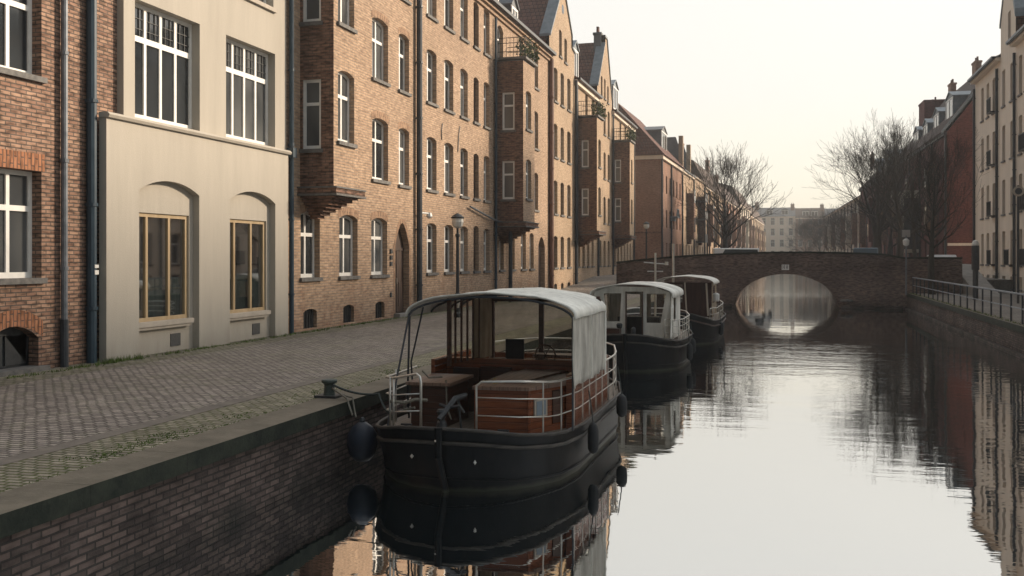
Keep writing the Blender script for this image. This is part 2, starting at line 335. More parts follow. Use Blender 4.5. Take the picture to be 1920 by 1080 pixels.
# ------------------------------------------------------------------ mesh helpers
def ident(s, z, n): return (s, n, z)
class MB:
    def __init__(s): s.v = []; s.f = []; s.smooth = False
    def add(s, vs_, fs_):
        k = len(s.v); s.v += [tuple(p) for p in vs_]; s.f += [tuple(i + k for i in f) for f in fs_]
    def box(s, F, a0, a1, z0, z1, n0, n1):
        P = [F(a, z, n) for a in (a0, a1) for z in (z0, z1) for n in (n0, n1)]
        s.add(P, [(0, 1, 3, 2), (4, 6, 7, 5), (0, 4, 5, 1), (2, 3, 7, 6), (0, 2, 6, 4), (1, 5, 7, 3)])
        return s
    def xyz(s, x0, x1, y0, y1, z0, z1): return s.box(lambda a, z, n: (a, n, z), x0, x1, z0, z1, y0, y1)
    def prism(s, F, poly, n0, n1):
        """poly in (s,z), convex or simple; extruded from n0 to n1"""
        k = len(poly)
        s.add([F(a, z, n0) for a, z in poly] + [F(a, z, n1) for a, z in poly], [tuple(range(k)), tuple(range(2 * k - 1, k - 1, -1))] + [(i, (i + 1) % k, k + (i + 1) % k, k + i) for i in range(k)])
        return s
    def plate(s, F, outer, holes, n0, n1, back=False, rim=True):
        loops = [outer] + holes
        pts = [p for l in loops for p in l]
        tris = tessellate_polygon([[Vector((a, z, 0)) for a, z in l] for l in loops])
        def area(l): return abs(sum(l[i][0] * l[(i + 1) % len(l)][1] - l[(i + 1) % len(l)][0] * l[i][1] for i in range(len(l)))) / 2
        want = area(outer) - sum(area(h) for h in holes); got = sum(area([pts[i] for i in t_]) for t_ in tris)
        if abs(want - got) > .02 * want: print('PLATE AREA', want, got)
        s.add([F(a, z, n0) for a, z in pts], tris)
        if back: s.add([F(a, z, n1) for a, z in pts], tris)
        for l in (loops if rim else holes):
            k = len(l)
            s.add([F(a, z, n0) for a, z in l] + [F(a, z, n1) for a, z in l], [(i, (i + 1) % k, k + (i + 1) % k, k + i) for i in range(k)])
        return s
    def tube(s, pts, r, k=6, cap=True):
        rs = r if isinstance(r, (list, tuple)) else [r] * len(pts)
        P = [Vector(p) for p in pts]; base = len(s.v)
        up = None
        for i, p in enumerate(P):
            dr = (P[min(i + 1, len(P) - 1)] - P[max(i - 1, 0)]).normalized()
            if up is None: up = Vector((0, 0, 1)) if abs(dr.z) < .9 else Vector((1, 0, 0))
            a = dr.cross(up).normalized(); b = a.cross(dr).normalized(); up = b
            for j in range(k):
                q = 2 * math.pi * j / k; s.v.append(tuple(p + (a * math.cos(q) + b * math.sin(q)) * rs[i]))
        for i in range(len(P) - 1):
            for j in range(k):
                s.f.append((base + i * k + j, base + i * k + (j + 1) % k, base + (i + 1) * k + (j + 1) % k, base + (i + 1) * k + j))
        if cap:
            s.f.append(tuple(base + j for j in range(k))); s.f.append(tuple(base + (len(P) - 1) * k + k - 1 - j for j in range(k)))
        return s
    def lathe(s, prof, c=(0, 0, 0), k=12):
        base = len(s.v)
        for r, z in prof:
            for j in range(k):
                q = 2 * math.pi * j / k; s.v.append((c[0] + r * math.cos(q), c[1] + r * math.sin(q), c[2] + z))
        for i in range(len(prof) - 1):
            for j in range(k): s.f.append((base + i * k + j, base + i * k + (j + 1) % k, base + (i + 1) * k + (j + 1) % k, base + (i + 1) * k + j))
        s.f.append(tuple(base + j for j in range(k))); s.f.append(tuple(base + (len(prof) - 1) * k + j for j in range(k)))
        return s
    def grid(s, rows):
        n = len(rows[0]); base = len(s.v)
        for r in rows: s.v += [tuple(p) for p in r]
        for i in range(len(rows) - 1):
            for j in range(n - 1): s.f.append((base + i * n + j, base + i * n + j + 1, base + (i + 1) * n + j + 1, base + (i + 1) * n + j))
        return s
    def build(s, name, mat, parent=None, smooth=None):
        me = bpy.data.meshes.new(name); me.from_pydata(s.v, [], s.f); me.validate(); me.update()
        import bmesh
        bm = bmesh.new(); bm.from_mesh(me); bmesh.ops.recalc_face_normals(bm, faces=bm.faces); bm.to_mesh(me); bm.free()
        if smooth or s.smooth:
            me.polygons.foreach_set('use_smooth', [True] * len(me.polygons))
        ob = bpy.data.objects.new(name, me); COL.objects.link(ob)
        me.materials.append(M[mat] if isinstance(mat, str) else mat)
        if parent: ob.parent = parent
        return ob
def tag(o, label=None, cat=None, group=None, kind=None):
    if label: o['label'] = label
    if cat: o['category'] = cat
    if group: o['group'] = group
    if kind: o['kind'] = kind
    return o
def empty(name, loc, label, cat, group=None, rz=0):
    o = bpy.data.objects.new(name, None); COL.objects.link(o); o.location = loc; o.rotation_euler = (0, 0, rz); o.empty_display_size = .3
    return tag(o, label, cat, group)
def copy_tree(o, parent=None):
    c = o.copy(); COL.objects.link(c)
    if parent: c.parent = parent
    for ch in list(o.children): copy_tree(ch, c)
    return c
def shape(s0, s1, z0, z1, arch=0, pointed=False, k=7):
    """opening outline, z1 is the crown"""
    if arch <= 0: return [(s0, z0), (s1, z0), (s1, z1), (s0, z1)]
    p = [(s0, z0), (s1, z0)]; c = (s0 + s1) / 2; h = (s1 - s0) / 2
    for i in range(k + 1):
        q = 1 - 2 * i / k
        y = (1 - abs(q) ** 1.8) if pointed else math.sqrt(max(0, 1 - (q * .6) ** 2)) - math.sqrt(1 - .6 ** 2)
        if not pointed: y /= (1 - math.sqrt(1 - .6 ** 2))
        p.append((c + q * h, z1 - arch + arch * y))
    return p
# ------------------------------------------------------------------ facade kit
class House:
    def __init__(s, name, loc, label, cat='house', rz=0, group=None):
        s.root = empty(name, loc, label, cat, group, rz); s.loc = Vector(loc)
        s.rz = rz
    def frame(s, X=None, Y=None, side=1):
        """X: a wall running along the canal at that x (side=+1 faces +x); Y: a wall facing the camera (-y)"""
        l = s.loc
        if X is not None: return lambda a, z, n: (X + side * n - l.x, a - l.y, z - l.z)
        return lambda a, z, n: (a - l.x, Y - n - l.y, z - l.z)
def window(h, F, s0, s1, z0, z1, arch=.14, mat='white_paint', glass='pane_dark', depth=.17, style='cross', bar=.075, sill='slate_sill', curtain=None, simple=False):
    name = 'window'
    i = .03
    if simple:
        o = shape(s0, s1, z0, z1, arch, k=4); holes = []
        zt = z0 + (z1 - z0) * .66; c = (s0 + s1) / 2
        zz = z1 - arch
        holes = [[(s0 + .07, z0 + .09), (s1 - .07, z0 + .09), (s1 - .07, zt), (s0 + .07, zt)], [(s0 + .07, zt + .07), (s1 - .07, zt + .07), (s1 - .07, zz), (s0 + .07, zz)]]
    else:
        o = shape(s0, s1, z0, z1, arch)
        zt = z0 + (z1 - z0) * .645; c = (s0 + s1) / 2; b2 = bar / 2; zz = z1 - arch; ft = .08
        def top(a0, a1):
            p = [(a0, zt + b2 + .02), (a1, zt + b2 + .02)]
            m = 4
            for q in range(m + 1):
                a = a1 + (a0 - a1) * q / m
                r = (a - c) / ((s1 - s0) / 2)
                y = 0
                if arch > 0: y = arch * (math.sqrt(max(0, 1 - (r * .6) ** 2)) - .8) / .2
                p.append((a, zz + y - ft))
            return p
        if style == 'cross':
            holes = [shape(s0 + ft, c - b2, z0 + ft + .03, zt - b2), shape(c + b2, s1 - ft, z0 + ft + .03, zt - b2), top(s0 + ft, c - b2), top(c + b2, s1 - ft)]
        elif style == 'T':
            holes = [shape(s0 + ft, s1 - ft, z0 + ft + .03, zt - b2), top(s0 + ft, s1 - ft)]
        elif style == 'four':
            zt = z0 + (z1 - z0) * .70; holes = []
            for q in range(4):
                a0 = s0 + ft + (s1 - s0 - 2 * ft) * q / 4 + (b2 if q else 0); a1 = s0 + ft + (s1 - s0 - 2 * ft) * (q + 1) / 4 - (b2 if q < 3 else 0)
                holes.append(shape(a0, a1, z0 + ft + .06, zt - b2 - .02)); holes.append(shape(a0, a1, zt + b2 + .02, z1 - ft))
        elif style == 'three':
            holes = []
            ed = [s0 + ft, s0 + (s1 - s0) * .27, s0 + (s1 - s0) * .66, s1 - ft]
            for q in range(3): holes.append(shape(ed[q] + (.035 if q else 0), ed[q + 1] - (.035 if q < 2 else 0), z0 + ft, z1 - ft))
        elif style == 'plain': holes = [shape(s0 + ft, s1 - ft, z0 + ft, z1 - ft - arch)]
    wf = MB().plate(F, o, holes, -depth, -depth - .06, rim=False).build(name, mat, h)
    MB().plate(F, o, [], -depth - .035, -depth - .036, rim=False).build('pane', glass, wf)
    if style == 'four':
        g_ = MB()
        for q in range(4):
            a0 = s0 + ft + (s1 - s0 - 2 * ft) * q / 4; a1 = a0 + (s1 - s0 - 2 * ft) / 4
            for r_ in (1, 2): a = a0 + (a1 - a0) * r_ / 3; g_.box(F, a - .006, a + .006, zt + .04, z1 - ft, -depth - .03, -depth - .012)
            for r_ in (1, 2): zq = zt + (z1 - ft - zt) * r_ / 3; g_.box(F, a0, a1, zq - .006, zq + .006, -depth - .029, -depth - .013)
        g_.build('glazing_bars', 'black_iron', wf)
    if curtain:
        cb = MB()
        kind, lo_, hi_ = curtain
        rows = []
        segs = max(8, int((s1 - s0) / .05))
        for zq in (z0 + (z1 - z0) * lo_, z0 + (z1 - z0) * hi_):
            rows.append([F(s0 + .05 + (s1 - s0 - .1) * q / segs, zq, -depth - .10 + .015 * math.sin(q * 2.1)) for q in range(segs + 1)])
        cb.grid(rows).build('curtain', kind, wf)
    if sill:
        MB().box(F, s0 - .06, s1 + .06, z0 - .085, z0 + .012, -depth + .01, .075).build('sill', sill, wf)
    return wf
def soldier(h, F, s0, s1, z1, arch, mat, hgt=.24):
    """course of bricks on end over an opening, 4 mm proud"""
    c = (s0 + s1) / 2; hw = (s1 - s0) / 2 + .10; lo = []; hi = []
    for q in range(9):
        r = -1 + q / 4; y = arch * (math.sqrt(1 - (min(1, abs(r)) * .6) ** 2) - .8) / .2 if arch else 0
        lo.append((c + r * hw, z1 - arch + y + .004)); hi.append((c + r * hw, z1 - arch + y + hgt))
    rows = [[F(a, z, .006) for a, z in lo], [F(a, z, .006) for a, z in hi]]
    MB().grid(rows).build('lintel', mat, h)
def shell(F, s0, s1, z0, z1, depth=10, front=0):
    """side and back walls of a house behind its front plate"""
    m = MB()
    m.add([F(s0, z0, front), F(s0, z1, front), F(s0, z1, -depth), F(s0, z0, -depth)], [(0, 1, 2, 3)])
    m.add([F(s1, z0, front), F(s1, z1, front), F(s1, z1, -depth), F(s1, z0, -depth)], [(0, 1, 2, 3)])
    m.add([F(s0, z0, -depth), F(s1, z0, -depth), F(s1, z1, -depth), F(s0, z1, -depth)], [(0, 1, 2, 3)])
    return m
def street_roof(h, F, s0, s1, ze, zr, depth=10, over=.32, mat='tiles_red'):
    """pitched roof with ridge along the street"""
    r = MB(); half = depth / 2; t_ = .12
    poly = [(over, ze - .02), (-half, zr), (-depth - .3, ze - .02), (-depth - .3, ze - .14), (-half, zr - .16), (over, ze - .14)]
    G = lambda a, z, n: F(n, z, a)      # extrude along the street
    r.prism(G, poly, s0, s1)
    return r.build('roof', mat, h)
def dormer(h, F, s0, s1, z0, z1, n, mat='slate', wmat='white_paint', rise=.5):
    """box dormer with a small pitched top; front at depth n"""
    c = (s0 + s1) / 2
    b = MB().prism(F, [(s0, z0), (s1, z0), (s1, z1), (c, z1 + rise), (s0, z1)], n, n - 3.2); dm = b.build('dormer', mat, h)
    MB().prism(F, [(s0 - .1, z1 + .0), (s0 - .1, z1 + .09), (c, z1 + rise + .12), (s1 + .1, z1 + .09), (s1 + .1, z1), (c, z1 + rise + .02)], n + .1, n - 3.3).build('dormer_roof', mat, dm)
    MB().box(F, s0 + .10, s1 - .10, z0 + .25, z1 - .05, n, n + .02).build('pane', 'pane_mid', dm)
    MB().plate(F, shape(s0 + .04, s1 - .04, z0 + .18, z1), [shape(s0 + .16, c - .05, z0 + .32, z1 - .12), shape(c + .05, s1 - .16, z0 + .32, z1 - .12)], n + .05, n + .02).build('frame', wmat, dm)
    return dm
def chimney(h, F, s, n, z0, z1, w_=.7, d_=.5, mat='brick_orange'):
    ch = MB().box(F, s - w_ / 2, s + w_ / 2, z0, z1, n - d_, n).box(F, s - w_ / 2 - .06, s + w_ / 2 + .06, z1 - .18, z1 - .02, n - d_ - .06, n + .06).build('chimney', mat, h)
    for q in (-1, 1): MB().lathe([(.09, 0), (.1, .1), (.085, .35), (.1, .4)], F(s + q * w_ * .22, z1, n - d_ / 2), 8).build('chimney_pot', 'tiles_red', ch)
def pipe(h, F, s, z0, z1, n=.1, r=.055, mat='pipe_dark', name='downpipe', brackets=True, hopper=False):
    m = MB().tube([F(s, z0, n), F(s, z1, n)], r, 10)
    if brackets:
        z = z0 + 1.0
        while z < z1 - .3:
            m.lathe([(r * 1.25, -.03), (r * 1.25, .03)], F(s, z, n), 10); m.box(F, s - .015, s + .015, z - .015, z + .015, -.02, n); z += 1.9
    if hopper: m.box(F, s - .13, s + .13, z1 - .02, z1 + .24, n - .1, n + .1)
    return m.build(name, mat, h, smooth=False)
GW = .88
FL = [5.22, 8.33, 11.4]     # sills of the upper floors
def rc(near=True):
    r_ = random.random()
    if r_ < .35: return None
    if r_ < .7: return ('curtain', .12, .97)
    return ('curtain', random.uniform(.35, .6), .97)
def rg(): return random.choice(['pane_dark', 'pane_mid', 'pane_mid', 'pane_pale'])
XF = -12.2
# ================================================================== HOUSE A: red brick, far left
A = House('brick_house', (-12.35, 13.68, GW), 'red-orange brick house with white windows and arched cellar window, at the left edge')
Fa = A.frame(X=-12.35); op = []
wa = []
for s0, s1 in ((7.3, 8.4), (9.95, 11.05), (12.6, 13.68)):
    for z0 in (2.45, 5.90, 9.3): wa.append((s0, s1, z0, z0 + 1.84))
holes = [shape(*q) for q in wa]; cel = [(7.3, 8.35), (9.9, 11), (12.5, 13.61)]
holes += [shape(a, b, .95, 1.66, .22) for a, b in cel]
Wl = MB().plate(Fa, [(5, .6), (15.62, .6), (15.62, 11.6), (5, 11.6)], holes, 0, -.26, rim=False)
sh = shell(Fa, 5, 15.62, .6, 11.6); Wl.add(sh.v, sh.f); Wl.build('wall', 'brick_red_a', A.root)
for (s0, s1, z0, z1) in wa:
    window(A.root, Fa, s0, s1, z0, z1, 0, glass=rg(), depth=.2, bar=.075, sill='slate_sill')
    soldier(A.root, Fa, s0 + .02, s1 - .02, z1, 0, 'soldier_red', .30)
for a, b in cel:
    wf = MB().plate(Fa, shape(a, b, .95, 1.66, .22), [shape(a + .06, (a + b) / 2 - .03, 1.0, 1.5), shape((a + b) / 2 + .03, b - .06, 1.0, 1.5)], -.2, -.25).build('cellar_window', 'black_iron', A.root)
    MB().plate(Fa, shape(a, b, .95, 1.66, .22), [], -.23, -.24, rim=False).build('pane', 'pane_dark', wf)
    MB().box(Fa, a - .1, b + .1, .83, .955, -.2, .16).build('cellar_sill', 'slate_sill', A.root)
    soldier(A.root, Fa, a, b, 1.66, .22, 'soldier_red', .28)
pipe(A.root, Fa, 14.12, 1.62, 11.6, .09, .058, 'pipe_zinc'); pipe(A.root, Fa, 14.12, .88, 1.72, .09, .072, 'pipe_dark', 'pipe_shoe', False)
pp = pipe(A.root, Fa, 14.80, .88, 11.6, .10, .092, 'pipe_blue'); 
street_roof(A.root, Fa, 5, 15.6, 11.6, 15.5)
MB().box(Fa, 5, 15.6, 11.3, 11.55, 0, .2).build('cornice', 'soldier_red', A.root)
MB().box(Fa, 14.77, 14.87, 2.62, 2.68, .185, .2).box(Fa, 14.77, 14.87, 2.50, 2.58, .185, .2).build('sticker', 'white_paint', pp)
# ================================================================== CREAM HOUSE
Cc = House('stucco_house', (XF, 21.7, GW), 'beige rendered house with arched niches round ochre wooden windows, between the two brick buildings')
Fu = Cc.frame(X=-12.2); Fl = Cc.frame(X=-12.05)
up = [(15.95, 18.10, 5.52, 7.86), (19.11, 21.28, 5.52, 7.86), (16.1, 18.0, 8.95, 10.6), (19.3, 21.2, 8.95, 10.6)]
Wl = MB().plate(Fu, [(15.62, 5.3), (21.82, 5.3), (21.82, 11.6), (15.62, 11.6)], [shape(*q) for q in up], .0, -.30, rim=False)
Wl.add(*(lambda m_: (m_.v, m_.f))(shell(Fu, 15.62, 21.82, .6, 11.6)))
Wl.build('upper_wall', 'stucco_beige', Cc.root)
for k, q in enumerate(up):
    window(Cc.root, Fu, *q, 0, style='four', glass='pane_mid' if k != 0 else 'pane_dark', depth=.20, bar=.075, sill='stone_sill', curtain=None)
ni = [(15.88, 17.86, 4.36), (19.03, 21.03, 4.36)]
Wl = MB().plate(Fl, [(14.95, .6), (21.66, .6), (21.66, 5.42), (14.95, 5.42)], [shape(a, b, .70, z, .23, k=14) for a, b, z in ni], 0, -.16, rim=True)
Wl.build('ground_floor_wall', 'stucco_beige', Cc.root)
MB().box(Fl, 14.95, 21.66, .6, 5.42, -.5, -.46).build('inner_wall', 'interior', Cc.root)
bk = MB()
for a, b, z in ni:
    wi = (a, a + 1.84, 1.53, 3.70)
    bk.plate(Fl, [(a - .0, .65), (b + .0, .65), (b, z - .26), ] + [(a, z - .26)] if False else shape(a - .02, b + .02, .65, z + .02, .23, k=14), [shape(*wi)], -.16, -.34, rim=False)
    window(Cc.root, Fl, *wi, 0, mat='ochre_wood', style='three', glass='clear_glass', depth=.20, sill=None, curtain=('curtain_green', .04, .40))
    MB().box(Fl, a, a + 1.84, 1.44, 1.535, -.18, -.03).box(Fl, a, a + 1.78, 1.38, 1.44, -.18, -.06).build('window_sill', 'stone_sill', Cc.root)
    MB().box(Fl, a + 1.2, a + 1.53, .98, 1.24, -.16, -.145).build('vent', 'vent_grey', Cc.root)
bk.build('niche_wall', 'stucco_beige', Cc.root)
MB().prism(lambda a, z, n: Fl(n, z, a), [(-.15, 5.40), (.06, 5.40), (.09, 5.45), (.04, 5.50), (-.15, 5.50)], 14.93, 21.7).build('string_course', 'stucco_beige', Cc.root)
street_roof(Cc.root, Fu, 15.62, 21.8, 11.6, 15.3)
MB().box(Fu, 15.62, 21.82, 11.3, 11.55, 0, .25).build('cornice', 'stucco_beige', Cc.root)
# ================================================================== BUILDING B (bay near camera)
def facade(H, F, s0, s1, z0, z1, wins, extra_holes=(), mat='brick_gold', outline=None, depth=10, thick=.24):
    hs_ = [shape(a, b, c_, d_, ar) for a, b, c_, d_, ar in wins] + list(extra_holes)
    Wl = MB().plate(F, outline or [(s0, z0), (s1, z0), (s1, z1), (s0, z1)], hs_, 0, -thick, rim=False)
    m_ = shell(F, s0, s1, z0, z1, depth); Wl.add(m_.v, m_.f)
    return Wl.build('wall', mat, H.root)
def cellars(H, F, list_, z0=.93, z1=1.45):
    for a, b in list_:
        c_ = MB().plate(F, shape(a, b, z0, z1, .08), [], -.10, -.11, rim=False).build('cellar_opening', 'interior', H.root)
        g_ = MB()
        for q in range(1, 5): s_ = a + (b - a) * q / 5; g_.box(F, s_ - .008, s_ + .008, z0, z1 - .03, -.09, -.07)
        g_.build('grille', 'black_iron', c_)
def bay(H, Fpar, Yface, s1, Xf, Xb, z0, z1, mat_face, mat_par, face_win, par_win, zc, glass='pane_mid'):
    """projecting oriel: front plate along the canal, face plate towards the camera, stepped console below"""
    Fy = H.frame(Y=Yface); Fx = H.frame(X=Xb)
    MB().plate(Fy, [(Xf, z0), (Xb, z0), (Xb, z1), (Xf, z1)], [shape(*q) for q in face_win], 0, -.16, rim=False).build('bay_side_wall', mat_face, H.root)
    for q in face_win: window(H.root, Fy, *q, 0, style='T', glass=glass, depth=.06, bar=.06, sill='slate_sill')
    b = MB().plate(Fx, [(Yface, z0), (s1, z0), (s1, z1), (Yface, z1)], [shape(*q, .1) for q in par_win], 0, -.16, rim=False)
    b.add([Fx(s1, z0, 0), Fx(s1, z1, 0), Fx(s1, z1, Xf - Xb), Fx(s1, z0, Xf - Xb)], [(0, 1, 2, 3)])
    b.build('bay_front_wall', mat_par, H.root)
    for q in par_win: window(H.root, Fx, *q, .1, style='cross', glass=glass, depth=.15)
    MB().box(Fx, Yface + .05, s1 - .05, z1 - .1, z1 + .04, Xf - Xb, -.02).build('bay_top', 'coping_metal', H.root)
    # console
    c_ = MB(); w_ = Xb - Xf; n_ = 7; L_ = s1 - Yface
    c_.box(Fx, Yface - .14, s1 + .14, z0 - .16, z0, -w_, .14)
    c_.build('console_cornice', 'black_iron' if False else mat_face, H.root)
    c2 = MB()
    for q in range(n_):
        f_ = (q + .6) / n_; zz = z0 - .16 - (z0 - .16 - zc) * q / n_
        c2.box(Fx, Yface + L_ * .42 * f_ - .04, s1 - L_ * .42 * f_ + .04, zz - (z0 - .16 - zc) / n_, zz, -w_, -w_ * f_ * .9 + .08)
    c2.build('console', 'brick_brown_bay', H.root)
    ld = MB().box(Fx, Yface - .17, s1 + .17, z0 - .20, z0 - .15, -w_, .17).box(Fx, Yface - .17, s1 + .17, z0 - .01, z0 + .035, -w_, .17)
    ld.build('console_ledge', 'slate_sill', H.root)
B = House('brick_tenement', (XF, 26, GW), 'golden brick tenement with pointed arch doorway and dark oriel, beside the beige rendered house')
Fb = B.frame(X=XF)
gr = [(22.58, 23.65), (24.83, 26.04), (27.01, 28.23)]
wins = [(a, b, 2.27, 4.05, .11) for a, b in gr]
for z in FL:
    wins += [(27.08, 28.3, z, z + 1.93, .10), (29.17, 30.07, z - .02, z + 1.88, .09)]
    wins += [(25.35, 25.95, z, z + .01 + 1.9, .12)] if False else []
door = shape(28.86, 30.05, 1.0, 3.96, .75, pointed=True, k=12)
cl = [(22.73, 23.48), (25.08, 25.8), (27.32, 28.02)]
facade(B, Fb, 21.82, 30.79, .6, 14, wins, [door] + [shape(a, b, .93, 1.45, .08) for a, b in cl])
for k, q in enumerate(wins):
    window(B.root, Fb, *q[:4], q[4], glass='pane_mid' if k % 3 else 'pane_dark', depth=.165)
    soldier(B.root, Fb, q[0] + .03, q[1] - .03, q[3], q[4], 'soldier_gold', .22)
cellars(B, Fb, cl)
dr = MB().plate(Fb, door, [], -.2, -.25, rim=False).build('door', 'dark_wood', B.root)
MB().box(Fb, 29.42, 29.49, 1.0, 3.1, -.2, -.18).box(Fb, 28.86, 30.05, 3.05, 3.13, -.2, -.17).box(Fb, 28.98, 29.32, 1.2, 2.0, -.2, -.185).box(Fb, 29.6, 29.94, 1.2, 2.0, -.2, -.185).build('door_panels', 'dark_wood', dr)
MB().box(Fb, 29.36, 29.39, 1.95, 2.15, -.2, -.14).build('handle', 'steel_rail', dr)
MB().box(Fb, 28.75, 30.15, .86, 1.0, -.22, .22).build('door_step', 'concrete', B.root)
jm = MB(); ring = shape(28.86, 30.05, 1.0, 3.96, .75, pointed=True, k=12)[1:]
ring.append((28.86, 1.0)); outr = [(a + (.14 if a > 29.455 else -.14) * (1 if z < 3.6 else .75), z + (.14 if z > 3.6 else 0)) for a, z in ring]
jm.grid([[Fb(a, z, .008) for a, z in ring], [Fb(a, z, .008) for a, z in outr]]).build('door_surround', 'soldier_gold', B.root)
bay(B, Fb, 22.55, 24.02, XF, -11.24, 4.62, 13.2, 'brick_brown_bay', 'brick_gold', [(-12.14, -11.60, 5.62, 7.45), (-12.14, -11.60, 8.92, 10.78)], [(22.8, 23.78, 5.85, 7.75), (22.8, 23.78, 8.95, 10.85)], 3.85)
Fby = B.frame(Y=22.55)
# things on the sill behind the bay glass: small lamp silhouette
pipe(B.root, Fb, 21.92, .88, 14, .1, .062, 'pipe_blue', hopper=False)
MB().box(Fb, 21.82, 22.02, 5.35, 5.60, .02, .2).build('pipe_hopper', 'pipe_blue', B.root)
pipe(B.root, Fb, 30.66, .88, 13.6, .14, .10, 'pipe_dark'); pipe(B.root, Fb, 30.95, .88, 13.6, .06, .05, 'pipe_dark')
MB().tube([Fb(30.7, 4.35, .2), Fb(31.3, 4.35, .25), Fb(31.3, 4.2, .25)], .03, 6).lathe([(.05, -.12), (.12, -.05), (.08, .08)], Fb(31.3, 4.3, .25), 8).build('wall_lamp', 'white_paint', B.root)
mm = MB()
for z in (2.55, 2.75, 2.95): MB().box(Fb, 28.42, 28.58, z, z + .14, 0, .04).build('letterbox', 'black_iron', B.root)
mm.box(Fb, 28.44, 28.56, 1.55, 1.7, 0, .03).build('wall_vent', 'black_iron', B.root)
street_roof(B.root, Fb, 21.82, 30.79, 14, 18)
# ================================================================== BUILDING C
C_ = House('brick_tenement', (XF, 40, GW), 'long golden brick tenement behind the near street lamp, its dark oriel topped by plants')
Fc = C_.frame(X=XF)
g5 = [(31.71, 32.7), (33.52, 34.52), (35.33, 36.24), (38.34, 39.16)]
wins = []; dark = []
for z in [2.27] + FL:
    for a, b in g5: wins.append((a, b, z, z + (1.78 if z < 3 else 1.9), .09))
    dark.append((36.98, 37.66, z, z + 1.85, .1))
for a, b in ((40.6, 41.3), (42.3, 43.1), (44.2, 45.1), (45.8, 46.6)): wins.append((a, b, 2.27, 4.05, .12))
for z in FL:
    wins += [(43.9, 44.6, z, z + 1.9, .1), (46.6, 47.5, z, z + 1.9, .1)]
wins.append((40.3, 41.2, 11.5, 13.1, .2))
dC = shape(47.5, 48.9, 1.0, 3.9, .5, pointed=True)
facade(C_, Fc, 30.79, 49.9, .6, 13.55, wins + dark, [dC] + [shape(a, b, .93, 1.4, .08) for a, b in ((31.9, 32.5), (33.7, 34.3), (35.5, 36.0), (42.4, 43.0), (44.3, 45.0))])
cellars(C_, Fc, [(31.9, 32.5), (33.7, 34.3), (35.5, 36.0), (42.4, 43.0), (44.3, 45.0)], .93, 1.4)
for q in wins:
    window(C_.root, Fc, *q[:4], q[4], glass=rg(), depth=.165, style='cross' if q[0] < 40 else 'T')
for q in dark: window(C_.root, Fc, *q[:4], q[4], mat='dark_wood', glass='pane_brown', depth=.16, style='plain')
MB().plate(Fc, dC, [], -.25, -.28, rim=False).build('door', 'dark_wood', C_.root)
bay(C_, Fc, 40, 41.95, XF, -10.94, 4.35, 11.35, 'brick_brown_bay', 'brick_gold', [(-11.89, -11.33, 5.34, 7.02), (-11.89, -11.33, 8.34, 10.0)], [(40.45, 41.35, 5.4, 7.15), (40.45, 41.35, 8.45, 10.15)], 3.45)
def balcony(H, s0, s1, Xf, Xb, z, seed=1):
    l = H.loc; m_ = MB(); P = lambda x, y, zz: (x - l.x, y - l.y, zz - l.z)
    MB().add([P(x, y, zz) for x in (Xf, Xb + .1) for y in (s0 - .1, s1 + .1) for zz in (z, z + .10)], [(0, 1, 3, 2), (4, 6, 7, 5), (0, 4, 5, 1), (2, 3, 7, 6), (0, 2, 6, 4), (1, 5, 7, 3)])
    sl = MB().box(P_ := (lambda a, zz, n: P(a, n, zz)), Xf, Xb + .1, z, z + .1, s0 - .1, s1 + .1).build('balcony_slab', 'slate_sill', H.root)
    for zz in (.35, .72, .95): m_.tube([P(Xf, s0, z + zz), P(Xb, s0, z + zz), P(Xb, s1, z + zz), P(Xf, s1, z + zz)], .017, 5)
    q = 0
    for k in range(9):
        x = Xf + (Xb - Xf) * k / 8; m_.tube([P(x, s0, z + .1), P(x, s0, z + .95)], .011, 4)
    for k in range(10):
        y = s0 + (s1 - s0) * k / 9; m_.tube([P(Xb, y, z + .1), P(Xb, y, z + .95)], .011, 4)
    m_.build('balcony_railing', 'black_iron', sl)
    rnd = random.Random(seed); pl = MB()
    for k in range(420):
        x = Xb + rnd.uniform(-.35, .22); y = rnd.uniform(s0 - .1, s1 + .1); zz = z + .15 + abs(rnd.gauss(.3, .3))
        r_ = rnd.uniform(.03, .08); a = rnd.uniform(0, 6.28)
        dx, dy = math.cos(a) * r_, math.sin(a) * r_
        pl.add([P(x - dx, y - dy, zz), P(x + dx, y + dy, zz), P(x + dy * .5, y - dx * .5, zz + r_ * 1.3)], [(0, 1, 2)])
    pl.build('plants', 'plants', sl)['kind'] = 'stuff'
balcony(C_, 40.05, 41.9, XF, -10.9, 11.42, 3)
pipe(C_.root, Fc, 39.75, .88, 13.2, .1, .06, 'pipe_blue'); pipe(C_.root, Fc, 41.9, .88, 4.2, .12, .07, 'pipe_dark'); pipe(C_.root, C_.frame(X=-12.2), 49.8, .88, 13.4, .14, .13, 'pipe_brown')
pipe(C_.root, C_.frame(X=-11.6), 40.3, .88, 4.2, .0, .09, 'pipe_dark', 'support_post', False)
MB().tube([Fc(36.2, 4.85, .12), Fc(39.7, 4.4, .16), Fc(41.8, 4.15, 1.3)], .04, 6).build('cable_duct', 'pipe_zinc', C_.root)
MB().tube([Fc(33.2, 7.15, .02), Fc(33.15, 7.5, .03), Fc(33.25, 7.75, .03)], .02, 5).build('wall_anchor', 'black_iron', C_.root); MB().tube([Fc(35.0, 6.9, .02), Fc(35.05, 7.5, .03), Fc(35.2, 7.9, .03)], .02, 5).build('wall_anchor', 'black_iron', C_.root)
street_roof(C_.root, Fc, 30.79, 49.9, 13.7, 17.6)
MB().box(Fc, 30.79, 49.9, 13.3, 13.45, 0, .10).box(Fc, 30.79, 49.9, 13.45, 13.62, 0, .22).build('cornice', 'brick_gold', C_.root)
MB().box(Fc, 30.79, 49.9, 13.60, 13.74, .22, .40).build('gutter', 'pipe_dark', C_.root)
